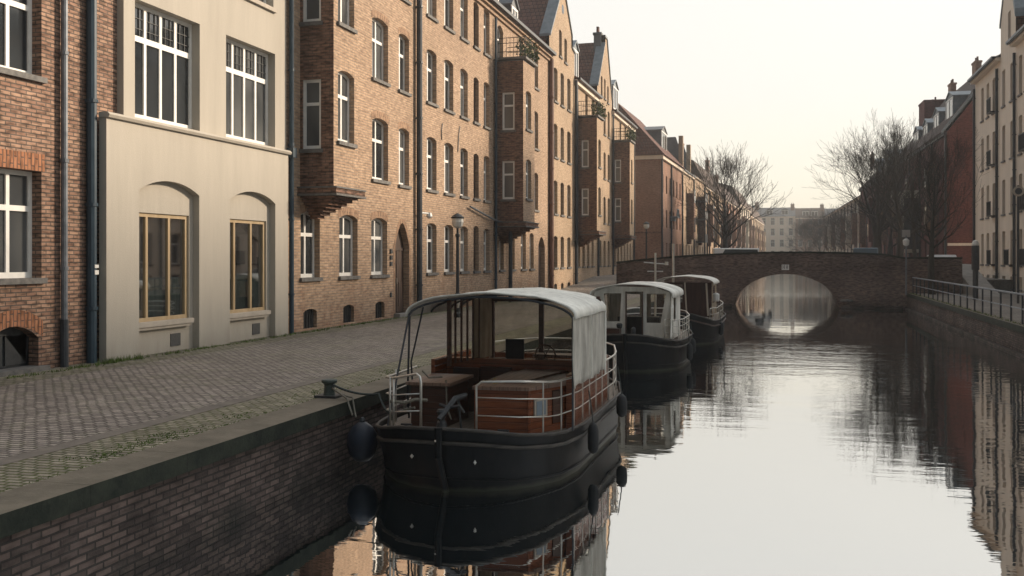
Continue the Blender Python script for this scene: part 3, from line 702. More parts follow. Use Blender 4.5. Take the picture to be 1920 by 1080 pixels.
dormer(C_.root, Fc, 41.0, 42.4, 13.8, 15.4, -.6); dormer(C_.root, Fc, 45.2, 46.4, 13.8, 15.2, -.8)
# ================================================================== gabled houses D F and bays E G
def gabled(label, s0, s1, poly, cols, gwins, door_=None, mat='brick_gold_deep', cut=14.0):
    H = House('gabled_house', (XF, (s0 + s1) / 2, GW), label); F = H.frame(X=XF); wins = []
    for z in [2.27] + FL:
        for a, b in cols: wins.append((a, b, z, z + (1.75 if z < 3 else 1.85), .1))
    wins += [(a, b, c_, d_, .08) for a, b, c_, d_ in gwins]
    cl_ = [(a + .1, b - .1) for a, b in cols]
    facade(H, F, s0, s1, .6, 13.5, wins, [shape(a, b, .93, 1.4, .08) for a, b in cl_], mat, outline=[(s0, .6), (s1, .6)] + poly[::-1])
    cellars(H, F, cl_, .93, 1.4)
    for k, q in enumerate(wins): window(H.root, F, *q[:4], q[4], glass=rg(), depth=.18, style='T', mat='white_paint' if k % 4 else 'dark_wood')
    pk = max(poly, key=lambda p_: p_[1])
    # roof behind the gable, ridge running back
    pkl = [p_ for p_ in poly if p_[1] > pk[1] - .3]; c_ = sum(p_[0] for p_ in pkl) / len(pkl)
    el, er = poly[0][1] - .1, poly[-1][1] - .1
    r_ = MB(); zt = pk[1] - .25
    r_.prism(F, [(s0 + .02, el - .3), (s0 + .02, el - .1), (c_, zt), (s1 - .02, er - .1), (s1 - .02, er - .3), (c_, zt - .2)], -.2, -10)
    r_.build('roof', 'tiles_red', H.root)
    cp = MB()
    for k in range(len(poly) - 1):
        (a0, z0), (a1, z1) = poly[k], poly[k + 1]
        cp.add([F(a0, z0 + dz, n) for dz in (0, .14) for n in (.08, -.55)] + [F(a1, z1 + dz, n) for dz in (0, .14) for n in (.08, -.55)], [(0, 1, 3, 2), (4, 6, 7, 5), (0, 4, 5, 1), (2, 3, 7, 6), (0, 2, 6, 4), (1, 5, 7, 3)])
    cp.build('gable_coping', 'coping_metal', H.root)
    return H, F
D, Fd = gabled('tall golden brick house with a steep pointed gable, first gable from the left', 49.9, 56.2,
    [(49.9, 14.7), (52.75, 17.9), (53.5, 17.9), (55.4, 15.9), (55.4, 15.2), (56.2, 15.0)], [(50.9, 51.8), (52.55, 53.4), (54.25, 55.15)], [(52.2, 52.85, 14.1, 15.6), (53.5, 54.2, 14.0, 15.4)])
MB().plate(Fd, [(53.1 + .28 * math.cos(q * .785), 16.9 + .28 * math.sin(q * .785)) for q in range(8)], [], .01, 0).build('oculus', 'pane_dark', D.root)
pipe(D.root, Fd, 56.1, .88, 13.4, .14, .09, 'pipe_dark')
def baybuilding(label, s0, s1, ybay, bayw, cols, zb0, face, par, seed, dorm):
    H = House('oriel_house', (XF, (s0 + s1) / 2, GW), label); F = H.frame(X=XF); wins = []
    for z in FL:
        for a, b in cols: wins.append((a, b, z, z + 1.85, .1))
    gcols = [(s0 + .9 + k * 1.45, s0 + 1.65 + k * 1.45) for k in range(int((s1 - s0 - 1) / 1.45))]
    for a, b in gcols: wins.append((a, b, 2.27, 4.0, .1))
    facade(H, F, s0, s1, .6, 13.45, wins, [], 'brick_gold_deep')
    for q in wins: window(H.root, F, *q[:4], q[4], glass=rg(), depth=.18, style='T')
    bay(H, F, ybay, ybay + bayw, XF, -10.9, 4.4, 11.2, 'brick_brown_bay', 'brick_gold_deep', face, par, 3.5)
    balcony(H, ybay + .05, ybay + bayw - .05, XF, -10.9, 11.27, seed)
    street_roof(H.root, F, s0, s1, 13.55, 16.8)
    MB().box(F, s0, s1, 13.2, 13.5, 0, .2).build('cornice', 'stucco_cream', H.root); MB().box(F, s0, s1, 13.46, 13.6, .2, .38).build('gutter', 'pipe_dark', H.root)
    for q in dorm: dormer(H.root, F, *q)
    pipe(H.root, F, ybay - .15, .88, 13.2, .12, .07, 'pipe_dark'); pipe(H.root, F, s1 - .2, .88, 13.2, .12, .08, 'pipe_dark')
    return H, F
E_, Fe = baybuilding('golden brick house with a dark oriel and iron balcony, between the two pointed gables', 56.2, 63.4, 56.55, 2.05, [(59.4, 60.2), (61.6, 62.4)], 4.4,
    [(-11.84, -11.4, 5.35, 6.98), (-11.84, -11.4, 8.23, 9.87)], [(57.0, 57.8, 5.4, 7.1), (57.0, 57.8, 8.3, 10.0)], 5, [(57.2, 58.6, 13.6, 15.6, -.3, 'coping_metal')])
Fg_, Ff = gabled('golden brick house with a narrow chimney-topped gable, second gable from the left', 63.4, 69.0,
    [(63.4, 14.35), (66.0, 17.7), (66.0, 18.2), (66.9, 18.2), (68.4, 15.2), (69.0, 14.2)], [(64.1, 64.9), (65.7, 66.5), (67.3, 68.1)], [(64.7, 65.3, 13.9, 15.3), (65.9, 66.5, 13.9, 15.3), (67.1, 67.7, 13.8, 15.0)])
chimney(Fg_.root, Ff, 66.0, -.2, 17.2, 18.5, .5, .5, 'slate')
G_, Fg = baybuilding('golden brick house with a dark oriel, last of the left row before the bridge', 69.0, 79.0, 69.05, 2.0, [(72.3, 73.1), (74.6, 75.4), (76.9, 77.7)], 4.4,
    [(-12.0, -11.54, 5.45, 7.15), (-12.0, -11.54, 8.3, 9.95)], [(69.6, 70.3, 5.4, 7.1), (69.6, 70.3, 8.3, 10.0)], 9, [(70.5, 72.6, 13.7, 15.6, -.2, 'coping_metal')])
chimney(G_.root, Fg, 73, -1.5, 14.2, 16.6)
# ================================================================== left row beyond the bridge (bends slightly to the right)
ZB = 1.6
def far_house(name, label, s0, s1, ze, zr, mat, cols, rows, roofmat_='tiles_red', outline=None, X=0, side=1, root=None, winh=1.6, winw=.85, frame='white_paint', depth=10, dorms=(), chims=(), fire=(), ground=True, rx=0, ry=0, rz=0, roof=True, group=None):
    """house in the row's own axis: along = local y"""
    H = House(name, (rx, ry, ZB), label, 'house', rz, group)
    l = H.loc
    F = (lambda a, z, n: (X + side * n, a, z - ZB))
    wins = []
    for z in rows:
        for k in range(cols):
            c_ = s0 + (s1 - s0) * (k + .5) / cols; wins.append((c_ - winw / 2, c_ + winw / 2, z, z + winh, 0))
    Wl = MB().plate(F, outline or [(s0, ZB - 1), (s1, ZB - 1), (s1, ze), (s0, ze)], [shape(*q[:4]) for q in wins], 0, -.18, rim=False)
    sh_ = shell(F, s0, s1, ZB - 1, ze, depth); Wl.add(sh_.v, sh_.f); Wl.build('wall', mat, H.root)
    for q in wins: window(H.root, F, *q[:4], 0, glass=random.choice(['pane_dark', 'pane_mid', 'pane_dark']), depth=.13, simple=True, mat=frame if random.random() < .75 else 'dark_wood', sill=None)
    MB().box(F, s0 - .0, s1 + .0, ze - .32, ze - .02, -.01, .22).build('cornice', 'stucco_cream' if mat != 'brick_crimson' else 'pipe_dark', H.root)
    nor = int((s1 - s0) / 9)
    for q in range(0 if name == 'end_house' else nor if s1 - s0 < 90 else nor * 2):
        c_ = s0 + (s1 - s0) * (q + .5) / max(1, nor if s1 - s0 < 90 else nor * 2); wz = ZB + 3.2
        ol = MB().box(F, c_ - .75, c_ + .75, wz, ze - 2.2, .01, .75).box(F, c_ - .5, c_ + .5, wz - .5, wz, .01, .4).build('oriel', mat if q % 2 else 'brick_brown_bay', H.root)
        for z in rows[1:]: MB().box(F, c_ - .5, c_ + .5, z, z + 1.5, .75, .78).build('pane', 'pane_dark', ol)
    for q in range(int((s1 - s0) / 6)): MB().box(F, s0 + .1 + 6 * q, s0 + .24 + 6 * q, ZB, ze - .3, .02, .16).build('downpipe', 'pipe_dark', H.root)
    if roof == 'mansard':
        MB().prism(lambda a, z, n: F(n, z, a), [(.3, ze - .02), (-1.3, zr - 1), (-5, zr), (-depth, ze - .02), (-depth, ze - .3), (.3, ze - .14)], s0, s1).build('roof', roofmat_, H.root)
    elif roof: street_roof(H.root, F, s0, s1, ze, zr, depth, .35, roofmat_)
    for q in dorms: dormer(H.root, F, *q)
    for q in chims: chimney(H.root, F, *q)
    for s_, zt in fire:
        MB().prism(lambda a, z, n: F(n, z, a), [(.1, ze - .6), (.1, ze + 1.0), (-.6, zt), (-1.6, zt), (-5, zr + .4), (-5, ze - .6)], s_ - .22, s_ + .22).build('fire_wall', 'slate', H.root); MB().box(F, s_ - .24, s_ + .24, ze - .6, zt + .1, -.3, .14).build('fire_wall_front', mat, H.root)
    return H, F
LX, LY, LR = -10.67, 85.0, -.025
kw = dict(rx=LX, ry=LY, rz=LR)
rows3 = [2.6, 5.6, 8.7]
H1, F1 = far_house('end_house', 'orange brick house with a blank end wall, first on the left past the bridge', 0, 14.0, 11.9, 15.8, 'brick_orange', 6, rows3, chims=[], dorms=[(6.2, 9.6, 12.5, 14.9, -.9)], roof=False, **kw)
# hipped roof over the end wall
rf = MB(); Q = lambda n, a, z: F1(a, z, n)
A_ = [Q(.4, -.35, 11.9), Q(.4, 14, 11.9), Q(-10.4, 14, 11.9), Q(-10.4, -.35, 11.9), Q(-4.2, 1.2, 17.0), Q(-4.2, 14, 17.0)]
rf.add(A_, [(0, 1, 5, 4), (1, 2, 5), (2, 3, 4, 5), (3, 0, 4), (0, 3, 2, 1)]); rf.build('roof', 'tiles_red', H1.root)
MB().add
ec = MB().box(lambda a, z, n: (a, -n, z - ZB), -10.2, .25, 11.55, 11.88, -.01, .2); ec.build('end_cornice', 'stucco_cream', H1.root)
MB().box(lambda a, z, n: (a, -n, z - ZB), -10, 0.02, 5.0, 5.12, 0, .05).build('string_course', 'brick_brown_bay', H1.root)
bo = MB().box(F1, 5.6, 7.2, 6.6, 6.72, .02, .7).box(F1, 5.9, 6.9, 6.3, 6.6, .02, .4).box(F1, 5.6, 7.2, 7.35, 7.42, .62, .7)
for q in range(9): bo.box(F1, 5.6 + q * .195, 5.64 + q * .195, 6.72, 7.35, .64, .68)
bo.box(F1, 5.7, 7.1, 6.72, 7.1, .6, .63).build('balcony', 'coping_metal', H1.root)
pipe(H1.root, F1, .15, ZB, 11.6, .1, .08, 'pipe_dark')
far_house('terrace_house', 'narrow pale brick terrace house with a thick firewall, second past the bridge on the left', 14.0, 24, 11.9, 15.0, 'brick_gold_deep', 4, rows3, 'slate', fire=[(14.2, 15.2), (20.5, 15.0)], **kw)
far_house('terrace_house', 'ornate cream-trimmed terrace house behind the stacked balconies, third past the bridge on the left', 24, 35, 12.2, 15.4, 'brick_gold_deep', 4, rows3 + [], 'tiles_brown', chims=[(25, -1.2, 12.2, 15.8)], **kw)
Hs, Fs = far_house('terrace_house', 'brick house with a tall dark mansard roof, behind the left bare tree', 35, 62, 11.8, 15.9, 'brick_gold_deep', 9, rows3, 'tiles_brown', roof='mansard', chims=[(61, -2, 14, 17.4, 1.2)], **kw)
far_house('terrace_house', 'sandy brick house with a dark roof, partly hidden by the left bare tree', 62, 95, 11.8, 15.4, 'brick_orange', 9, rows3, 'tiles_brown', roof='mansard', chims=[(80, -4, 14, 16.6, 1.2), (93, -4, 14, 16.6, 1.2)], **kw)
far_house('terrace_house', 'pale rendered house right of the left bare tree', 95, 125, 12.8, 17, 'stucco_pale', 8, rows3, 'tiles_brown', roof='mansard', chims=[(97, -4, 15, 18.2, 1.4)], **kw)
far_house('terrace_house', 'brown brick house at the far end of the left row', 125, 185, 12.0, 16.2, 'brick_gold_deep', 14, rows3, 'tiles_brown', roof='mansard', chims=[(140, -4, 15, 17.4, 1.5), (170, -4, 15, 17.5, 1.5)], **kw)
# stacked balconies on the third house
bt = MB()
for z in (4.6, 7.2, 9.3):
    for a_, b_ in ((26.2, 29),): bt.box(Fs, a_, b_, z, z + .12, .02, 1.1); bt.box(Fs, a_, b_, z + .12, z + .95, 1.05, 1.1)
bb = House('balcony_stack', (LX, LY, ZB), 'stack of three dark iron balconies on the third house past the bridge', 'balcony', LR)
bt.box(Fs, 26.2, 26.3, ZB, 10.2, 1.0, 1.1).box(Fs, 28.9, 29, ZB, 10.2, 1.0, 1.1).build('balconies', 'black_iron', bb.root)
# ================================================================== far centre row facing the camera
fc = [('pale grey rendered house with tall windows, leftmost of the far row closing the canal', 'stucco_grey', -22, -8, 15, 19), ('cream rendered house with arched attic windows in the far row', 'stucco_cream', -8, 2.5, 15.5, 18.3),
      ('brown brick house in the far row, behind the small bare trees', 'brick_orange', 2.5, 11, 15, 18), ('grey house with a dark roof in the far row, behind the small bare trees', 'stucco_pale', 11, 19, 14.6, 17.8), ('white-fronted house at the right end of the far row, beside the big forked tree', 'stucco_cream', 19, 30, 14.2, 17.6)]
for k, (lb, mt, x0, x1, ze, zr) in enumerate(fc):
    H = House('canal_end_house', ((x0 + x1) / 2, 300, ZB), lb, 'house'); F = H.frame(Y=300 + (k % 2) * .6); n = max(3, int((x1 - x0) / 2.4)); wins = []
    for z in (2.9, 6.2, 9.6, 12.8):
        for q in range(n): c_ = x0 + (x1 - x0) * (q + .5) / n; wins.append((c_ - .6, c_ + .6, z, z + 2.1, 0))
    facade(H, F, x0, x1, .6, ze, wins, [], mt)
    for q in wins: window(H.root, F, *q[:4], 0, glass='pane_mid', depth=.15, simple=True, sill=None)
    street_roof(H.root, F, x0, x1, ze, zr, 10, .4, 'slate' if k != 2 else 'tiles_brown')
    MB().box(F, x0, x1, ze - .5, ze - .03, 0, .3).build('cornice', 'stucco_cream', H.root)
    dormer(H.root, F, x0 + 2, x0 + 4, ze, ze + 1.8, -.6); dormer(H.root, F, x1 - 4, x1 - 2, ze, ze + 1.8, -.6)
    chimney(H.root, F, x1 - .8, -3, ze + 1, zr + .9, 1.1, .8)
# ================================================================== right side: red row
RX, RY, RR = 11.84, 80.0, .03
kr = dict(rx=RX, ry=RY, rz=RR, side=-1)
Rd, Fr = far_house('red_house', 'crimson brick house with a steep windowless end gable and grey dormers, right bank', 0, 30, 12.58, 19.4, 'brick_crimson', 11, [2.4, 5.5, 8.6], 'tiles_brown', depth=10,
    dorms=[(2.5, 5.5, 13.2, 15.6, -.9, 'coping_metal'), (8.5, 11, 13.2, 15.2, -.9, 'coping_metal'), (14, 16.5, 13.2, 15.0, -.9, 'coping_metal'), (19, 22, 13.2, 15.0, -.9, 'coping_metal')], chims=[(1.6, -5, 18, 20.4, 1.0), (13, -4.5, 17.5, 20.2, 1.4), (24, -4.5, 17.5, 20.2, 1.4)], frame='dark_wood', winw=1.0, winh=1.9, **kr)
MB().prism(lambda a, z, n: (a, -n, z - ZB), [(0, ZB - 1), (10, ZB - 1), (10, 12.5), (5, 19.1), (0, 12.5)], .004, -.15).build('end_wall', 'brick_crimson', Rd.root)
MB().prism(lambda a, z, n: (a, -n, z - ZB), [(-.4, 12.3), (-.4, 12.6), (5, 19.62), (10.4, 12.6), (10.4, 12.3), (5, 19.3)], .12, 0.01).build('verge_board', 'coping_metal', Rd.root)
MB().box(lambda a, z, n: (a, -n, z - ZB), 0.02, 10, 3.75, 3.95, 0, .1).build('string_course', 'stucco_cream', Rd.root)
bm_ = MB().box(Fr, 13.0, 16.5, 3.6, 8.2, .02, 1.3); bm_.build('bay_window', 'black_iron', Rd.root)
MB().box(Fr, 12.9, 16.6, 8.2, 8.9, .02, 1.35).box(Fr, 12.9, 16.6, 3.3, 3.6, .02, 1.35).box(Fr, 13.0, 13.2, 3.6, 8.2, 1.3, 1.36).box(Fr, 14.7, 14.9, 3.6, 8.2, 1.3, 1.36).build('bay_trim', 'stucco_pale', Rd.root)
far_house('dark_brick_house', 'dark brick house with a broad brick stack, behind the right bank trees', 30, 63, 12.4, 17.6, 'brick_crimson', 12, [2.4, 5.5, 8.6], 'tiles_brown', chims=[(31, -3, 15, 19.5, 3.5, 2.5, 'brick_crimson'), (60, -1, 15, 17)], frame='dark_wood', dorms=[(40, 43, 13, 15, -.8, 'coping_metal'), (50, 53, 13, 15, -.8, 'coping_metal')], **kr)
far_house('terrace_house', 'pale rendered terrace house glimpsed under the forked tree on the right bank', 63, 130, 11.5, 14.2, 'stucco_pale', 16, [2.4, 5.5, 8.6], 'slate', **kr)
# ================================================================== right cream buildings
XR = 11.95
def right_house(name, label, s0, s1, ze, cols, mat='stucco_cream', outline=None, gw=(), roofz=None, pipes=(), gr_=()):
    H = House(name, (XR, (s0 + s1) / 2, GW), label); F = H.frame(X=XR, side=-1); wins = []
    for z0, z1 in ((4.75 - 2.45 + .1, 4.35), (5.3, 7.3), (8.35, 10.4), (11.5, 13.6)):
        for a, b in cols: wins.append((a, b, z0, z1, .06))
    for a, b in cols: wins.append((a, b, 1.1, 1.78, .0))
    wins += [(a, b, c_, d_, .05) for a, b, c_, d_ in gw]
    facade(H, F, s0, s1, .6, ze, wins, [], mat, outline=outline)
    for q in wins: window(H.root, F, *q[:4], q[4], glass='pane_mid' if random.random() < .6 else 'pane_dark', depth=.2, style='T', mat='stucco_reveal' if random.random() < .5 else 'white_paint', sill='slate_sill')
    if roofz:
        street_roof(H.root, F, s0, s1, ze + .1, roofz, 10, .45, 'slate')
        MB().box(F, s0, s1, ze - .15, ze + .07, 0, .3).build('cornice', mat, H.root)
        MB().box(F, s0, s1, ze + .02, ze + .15, .3, .5).build('gutter', 'pipe_zinc', H.root)
    for s_ in pipes: pipe(H.root, F, s_, .88, ze - .5, .12, .08, 'pipe_dark')
    for a, b, z in gr_:
        g_ = MB().box(F, a - .1, b + .1, z, z + .05, .02, .32)
        for q in range(9): x = a - .1 + (b - a + .2) * q / 8; g_.box(F, x - .012, x + .012, z, z + .85, .29, .32)
        g_.box(F, a - .1, b + .1, z + .83, z + .88, .28, .33)
        g_.build('window_guard', 'black_iron', H.root)
    return H, F
right_house('cream_house', 'cream rendered house with slim windows, far end of the cream row on the right bank', 61.4, 69.2, 14.4, [(62.8, 63.7), (64.7, 65.5), (66.4, 67.2)], roofz=16.6, pipes=(61.9, 69.0), gr_=[(62.8, 63.7, z) for z in (2.4, 5.3, 8.35, 11.5)])
right_house('cream_gabled_house', 'cream rendered house with a tall pointed gable, on the right bank', 57.6, 61.4, 14.4, [(58.0, 58.9), (60.2, 61.0)], outline=[(57.6, .6), (61.4, .6), (61.4, 16.2), (59.7, 19.4), (59.3, 19.4), (57.6, 16.2)], gw=[(58.8, 59.5, 14.9, 16.6)], gr_=[(58.0, 58.9, 2.4)])
rr = bpy.data.objects['cream_gabled_house']; Frr = lambda a, z, n: (-n, a - 59.5, z - GW)
MB().prism(Frr, [(57.6, 15.9), (57.6, 16.1), (59.5, 19.3), (61.4, 16.1), (61.4, 15.9), (59.5, 19.1)], -.1, -10).build('roof', 'tiles_red', rr)
MB().prism(Frr, [(57.5, 15.9), (57.5, 16.35), (59.3, 19.55), (59.7, 19.55), (61.5, 16.35), (61.5, 16.15), (59.6, 19.38), (59.4, 19.38)], .06, -.9).build('gable_coping', 'coping_metal', rr)
right_house('cream_house', 'cream rendered house with a dark downpipe, nearest in view at the right edge', 44, 57.6, 14.4, [(45.5, 46.5), (48.3, 49.3), (51.2, 52.2), (54.3, 55.4), (56.1, 56.9)], roofz=17, pipes=(57.4, 50), gr_=[(54.3, 55.4, z) for z in (2.4, 5.3, 8.35)])
right_house('cream_house', 'plain cream rendered house nearest the camera, outside the right edge of the view', 22, 44, 14.0, [(24 + 3 * k, 25 + 3 * k) for k in range(7)], roofz=17)
# ================================================================== ground, quays, water
def struct(name, mb, mat): return tag(mb.build(name, mat), kind='structure')
def sheet(x0, x1, y0, y1, z): m_ = MB(); m_.add([(x0, y0, z), (x1, y0, z), (x1, y1, z), (x0, y1, z)], [(0, 1, 2, 3)]); return m_
struct('water', sheet(-700, 700, -80, 1400, 0), 'water')
struct('left_street', sheet(-11.3, -7.2, -60, 62, GW), 'cobble_road')
struct('left_quay_paving', sheet(-6.98, -6.1, -60, 58, GW), 'cobble_verge')
struct('left_pavement', sheet(-12.4, -11.3, -60, 62, GW), 'cobble_wall_side')
struct('kerb_line', MB().xyz(-7.2, -6.98, -60, 58, .5, GW + .006), 'kerb_stone')
struct('ground_left', MB().xyz(-600, -12.4, -60, 85, -.6, GW - .004), 'earth')
struct('ground_right', MB().xyz(12.4, 600, -60, 80, -.6, GW - .004), 'earth')
struct('right_street', sheet(6.3, 12.4, -60, 58, GW), 'asphalt')
struct('far_ground_left', MB().xyz(-600, -5.6, 62, 1300, -1, ZB), 'cobble_road')
struct('far_ground_right', MB().xyz(6.4, 600, 58.6, 1300, -1, ZB), 'asphalt')
struct('far_ground_end', MB().xyz(-5.6, 6.4, 285, 1300, -1, ZB - .004), 'asphalt')
struct('ramp_left', MB().prism(lambda a, z, n: (n, a, z), [(50, .3), (50, GW + .004), (62, ZB + .004), (62, .3)], -12.3, -9.75), 'cobble_road')
struct('ramp_right', MB().prism(lambda a, z, n: (n, a, z), [(52, .3), (52, GW + .004), (60, 2.45), (64, 2.45), (64, .3)], 9.15, 10.2), 'concrete')
ql = empty('quay_wall', (-5.6, 20, 0), 'dark mossy brick quay wall with a stone coping along the left bank', 'quay wall')
MB().xyz(-.75, -.05, -80, 36.4, -1.2, .72).build('brickwork', 'brick_quay', ql)
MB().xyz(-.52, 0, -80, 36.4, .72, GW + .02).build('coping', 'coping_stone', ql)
qr = empty('quay_wall', (6.3, 30, 0), 'green-stained brick quay wall below the railing along the right bank', 'quay wall')
MB().xyz(.05, .75, -90, 26.4, -1.2, .70).xyz(-.08, .06, -90, 26.4, -1.2, .12).build('brickwork', 'brick_quay', qr)
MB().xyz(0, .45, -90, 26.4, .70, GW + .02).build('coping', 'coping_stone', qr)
qf = empty('quay_wall', (-5.6, 150, 0), 'brick quay wall beyond the bridge on the left bank', 'quay wall')
MB().xyz(.01, .1, -90, 135, -1.2, ZB + .02).build('brickwork', 'brick_quay', qf)
qg = empty('quay_wall', (6.4, 150, 0), 'brick quay wall beyond the bridge on the right bank', 'quay wall')
MB().xyz(-.1, -.01, -90, 135, -1.2, ZB + .02).build('brickwork', 'brick_quay', qg)
# ================================================================== bridge
BY = 56.4
br = empty('bridge', (0, BY, 0), 'low dark brick arch bridge with a small white plaque, spanning the canal', 'bridge')
Fbr = lambda a, z, n: (a, -n, z)
def topz(x): return 3.08 - .0058 * (x - .4) ** 2 if x < 6.1 else 2.76
xs = [-9.7, -8, -6.5, -5, -3.5, -2, -.5, 1, 2.5, 4, 5.2, 6.1, 9.1]
arch = [(-2.95 + 5.8 * k / 24, 1.90 * (max(0, 1 - ((k - 12) / 12) ** 2)) ** .56) for k in range(25)]
outl = [(-9.7, -1), (-3.02, -1), (-3.0, 0)] + arch[1:-1] + [(2.88, 0), (2.9, -1), (9.1, -1)] + [(x, topz(x)) for x in xs[::-1]]
wl = MB().plate(Fbr, outl, [], 0, -.5, back=True, rim=True); wl.plate(Fbr, outl, [], -5.2, -5.7, back=True); 
wl.build('spandrel_wall', 'brick_bridge', br)
vt = MB(); vt.grid([[Fbr(a, z, n) for a, z in [(-3.0, -1)] + arch + [(2.88, -1)]] for n in (-.4, -5.3)]).build('arch_barrel', 'brick_bridge', br)
dk = MB(); dk.grid([[Fbr(x, topz(x) - .95, n) for x in xs] for n in (-.45, -5.25)]).build('deck', 'cobble_road', br)
cp = MB()
for (n0, n1) in ((.05, -.55), (-5.15, -5.75)):
    rows = [[Fbr(x, topz(x) + .002, n0) for x in xs], [Fbr(x, topz(x) + .10, n0) for x in xs], [Fbr(x, topz(x) + .10, n1) for x in xs], [Fbr(x, topz(x) + .002, n1) for x in xs], [Fbr(x, topz(x) + .002, n0) for x in xs]]
    cp.grid(rows)
cp.build('coping', 'coping_stone', br)
MB().grid([[Fbr(x, topz(x) - .55, n) for x in xs[:-1]] for n in (.0, .06)] + [[Fbr(x, topz(x) - .64, n) for x in xs[:-1]] for n in (.06, 0)]).build('string_course', 'brick_bridge', br)
rg_ = MB(); rin = [(a * 1.0, z) for a, z in arch]; rout = [((a + .05) * 1.085 - .05, z * 1.11 + (.0 if 0 < k < 24 else 0)) for k, (a, z) in enumerate(arch)]
rg_.grid([[Fbr(a, z, .03) for a, z in rin], [Fbr(a, z, .03) for a, z in rout]]); rg_.grid([[Fbr(a, z, .03) for a, z in rout], [Fbr(a, z, 0) for a, z in rout]]); rg_.grid([[Fbr(a, z, .03) for a, z in rin], [Fbr(a, z, -.02) for a, z in rin]])
rg_.build('arch_ring', 'brick_bridge', br)
pq = MB().box(Fbr, -.27, .13, 2.13, 2.47, .0, .045).build('plaque', 'white_paint', br)
pm_ = MB()
for a0 in (-.22, -.04): 
    pm_.box(Fbr, a0, a0 + .03, 2.18, 2.42, .045, .05).box(Fbr, a0 + .08, a0 + .11, 2.18, 2.42, .045, .05).box(Fbr, a0 + .03, a0 + .08, 2.28, 2.31, .045, .05)
pm_.build('plaque_lettering', 'vent_grey', pq)
MB().lathe([(.0, -.08), (.3, -.06), (.34, .0), (.3, .06), (0, .09)], (3.2, -.12, .45), 14).build('bollard_stone', 'slate_sill', br)
MB().box(Fbr, 2.9, 6.1, -1, .18, 0, .3).build('footing', 'brick_quay', br); MB().box(Fbr, -5.6, -3.0, -1, .18, 0, .3).build('footing', 'brick_quay', br)
# ================================================================== trees
def tree(label, loc, h, trunk_r, seed, mat='bark', depth=6, spread=.55, lean=(0, 0), group='bare winter trees on the quays', fork=.3, dens=3, name='bare_tree', tw=.012, first=.3, upb=.25, wide=1.0, stems=0, limbs=24):
    rnd = random.Random(seed); root = empty(name, loc, label, 'tree', group)
    tr_, cr_ = MB(), MB()
    def grow(p, dr, ln, r, dp):
        n = 3 if dp > 1 else 2; pts = [p]; rs = [r]; q = p.copy(); dd = dr.copy()
        for k in range(n):
            dd = (dd + Vector((rnd.gauss(0, .11), rnd.gauss(0, .11), rnd.gauss(0, .07) + (.045 if dp < depth else 0)))).normalized()
            q = q + dd * ln / n; pts.append(q.copy()); rs.append(max(tw * .5, r * (1 - .38 * (k + 1) / n)))
        big = dp >= depth - 2
        (tr_ if big else cr_).tube(pts, rs, 8 if dp == depth else 5 if big else 3, cap=False)
        if dp == 0: return
        kk = dens + (2 if dp == depth else 0)
        for k in range(kk):
            f_ = rnd.uniform(fork if dp == depth else .25, 1.0) if k else 1.0
            i_ = min(n - 1, int(f_ * n)); base = pts[i_].lerp(pts[i_ + 1], f_ * n - i_) if f_ < 1 else pts[-1]
            ang = rnd.uniform(.30, .85) * spread / .55 if k else rnd.uniform(.05, .3)
            az = rnd.uniform(0, 6.28) if dp < depth else 6.28 * k / kk + rnd.uniform(-.4, .4)
            a = dd.orthogonal().normalized(); b = dd.cross(a)
            nd = (dd * math.cos(ang) + (a * math.cos(az) + b * math.sin(az)) * math.sin(ang)); nd.z += upb * .5; nd.x *= wide; nd.y *= wide; nd.normalize()
            grow(base, nd, ln * rnd.uniform(.62, .85) * (1.05 if dp == depth else 1), rs[i_] * rnd.uniform(.5, .68), dp - 1)
    if stems:
        # a straight leader (or a few upright stems from a fork) with side limbs all the way up
        for si in range(stems):
            f0 = fork if stems > 1 else 0
            bp = Vector((0, 0, -.1)); sd_ = Vector((lean[0], lean[1], 1)).normalized()
            if stems > 1:
                a_ = 6.28 * si / stems + rnd.uniform(-.4, .4); sd_ = Vector((math.cos(a_) * .32, math.sin(a_) * .32, 1)).normalized()
                if si == 0: tr_.tube([bp, Vector((.02, 0, h * fork * .5)), Vector((0, 0, h * fork * 1.03))], [trunk_r * 1.15, trunk_r, trunk_r * .9], 9, cap=False)
                bp = Vector((0, 0, h * fork * .97))
            L_ = h * (1 - f0) * rnd.uniform(.85, 1.0); n = 10; pts = [bp]; rs = [trunk_r * (.62 if stems > 1 else 1.1)]; q = bp.copy(); dd = sd_
            for k in range(n):
                dd = (dd + Vector((rnd.gauss(0, .06), rnd.gauss(0, .06), .05))).normalized(); q = q + dd * L_ / n; pts.append(q.copy()); rs.append(max(tw, rs[0] * (1 - (k + 1) / n) ** .9))
            tr_.tube(pts, rs, 7, cap=False)
            nb_ = limbs
            for k in range(nb_):
                f_ = first + (.97 - first) * ((k + rnd.random()) / nb_); x_ = f_ * n; i_ = min(n - 1, int(x_)); base = pts[i_].lerp(pts[i_ + 1], x_ - i_)
                az = k * 2.4 + rnd.uniform(-.5, .5); el = .45 + .55 * f_ + rnd.uniform(-.15, .2)
                ln = L_ * wide * .30 * (math.sin(math.pi * min(1, (f_ - first) / (1 - first) * .72 + .24)) ** .8) * rnd.uniform(.8, 1.15)
                nd = Vector((math.cos(az) * math.cos(el), math.sin(az) * math.cos(el), math.sin(el)))
                grow(base, nd, ln, max(tw * 1.5, rs[i_] * .42), depth - 2)
    else: grow(Vector((0, 0, -.1)), Vector((lean[0], lean[1], 1)).normalized(), h * first, trunk_r, depth)
    # scale to the wanted height
    top = max(v[2] for v in tr_.v + cr_.v); k = h / top
    for m_ in (tr_, cr_): m_.v = [(x * (k if i else k), y * k, z * k) for i, (x, y, z) in enumerate(m_.v)]
    tr_.build('trunk', mat, root, smooth=True); cr_.build('crown', mat, root)
    return root
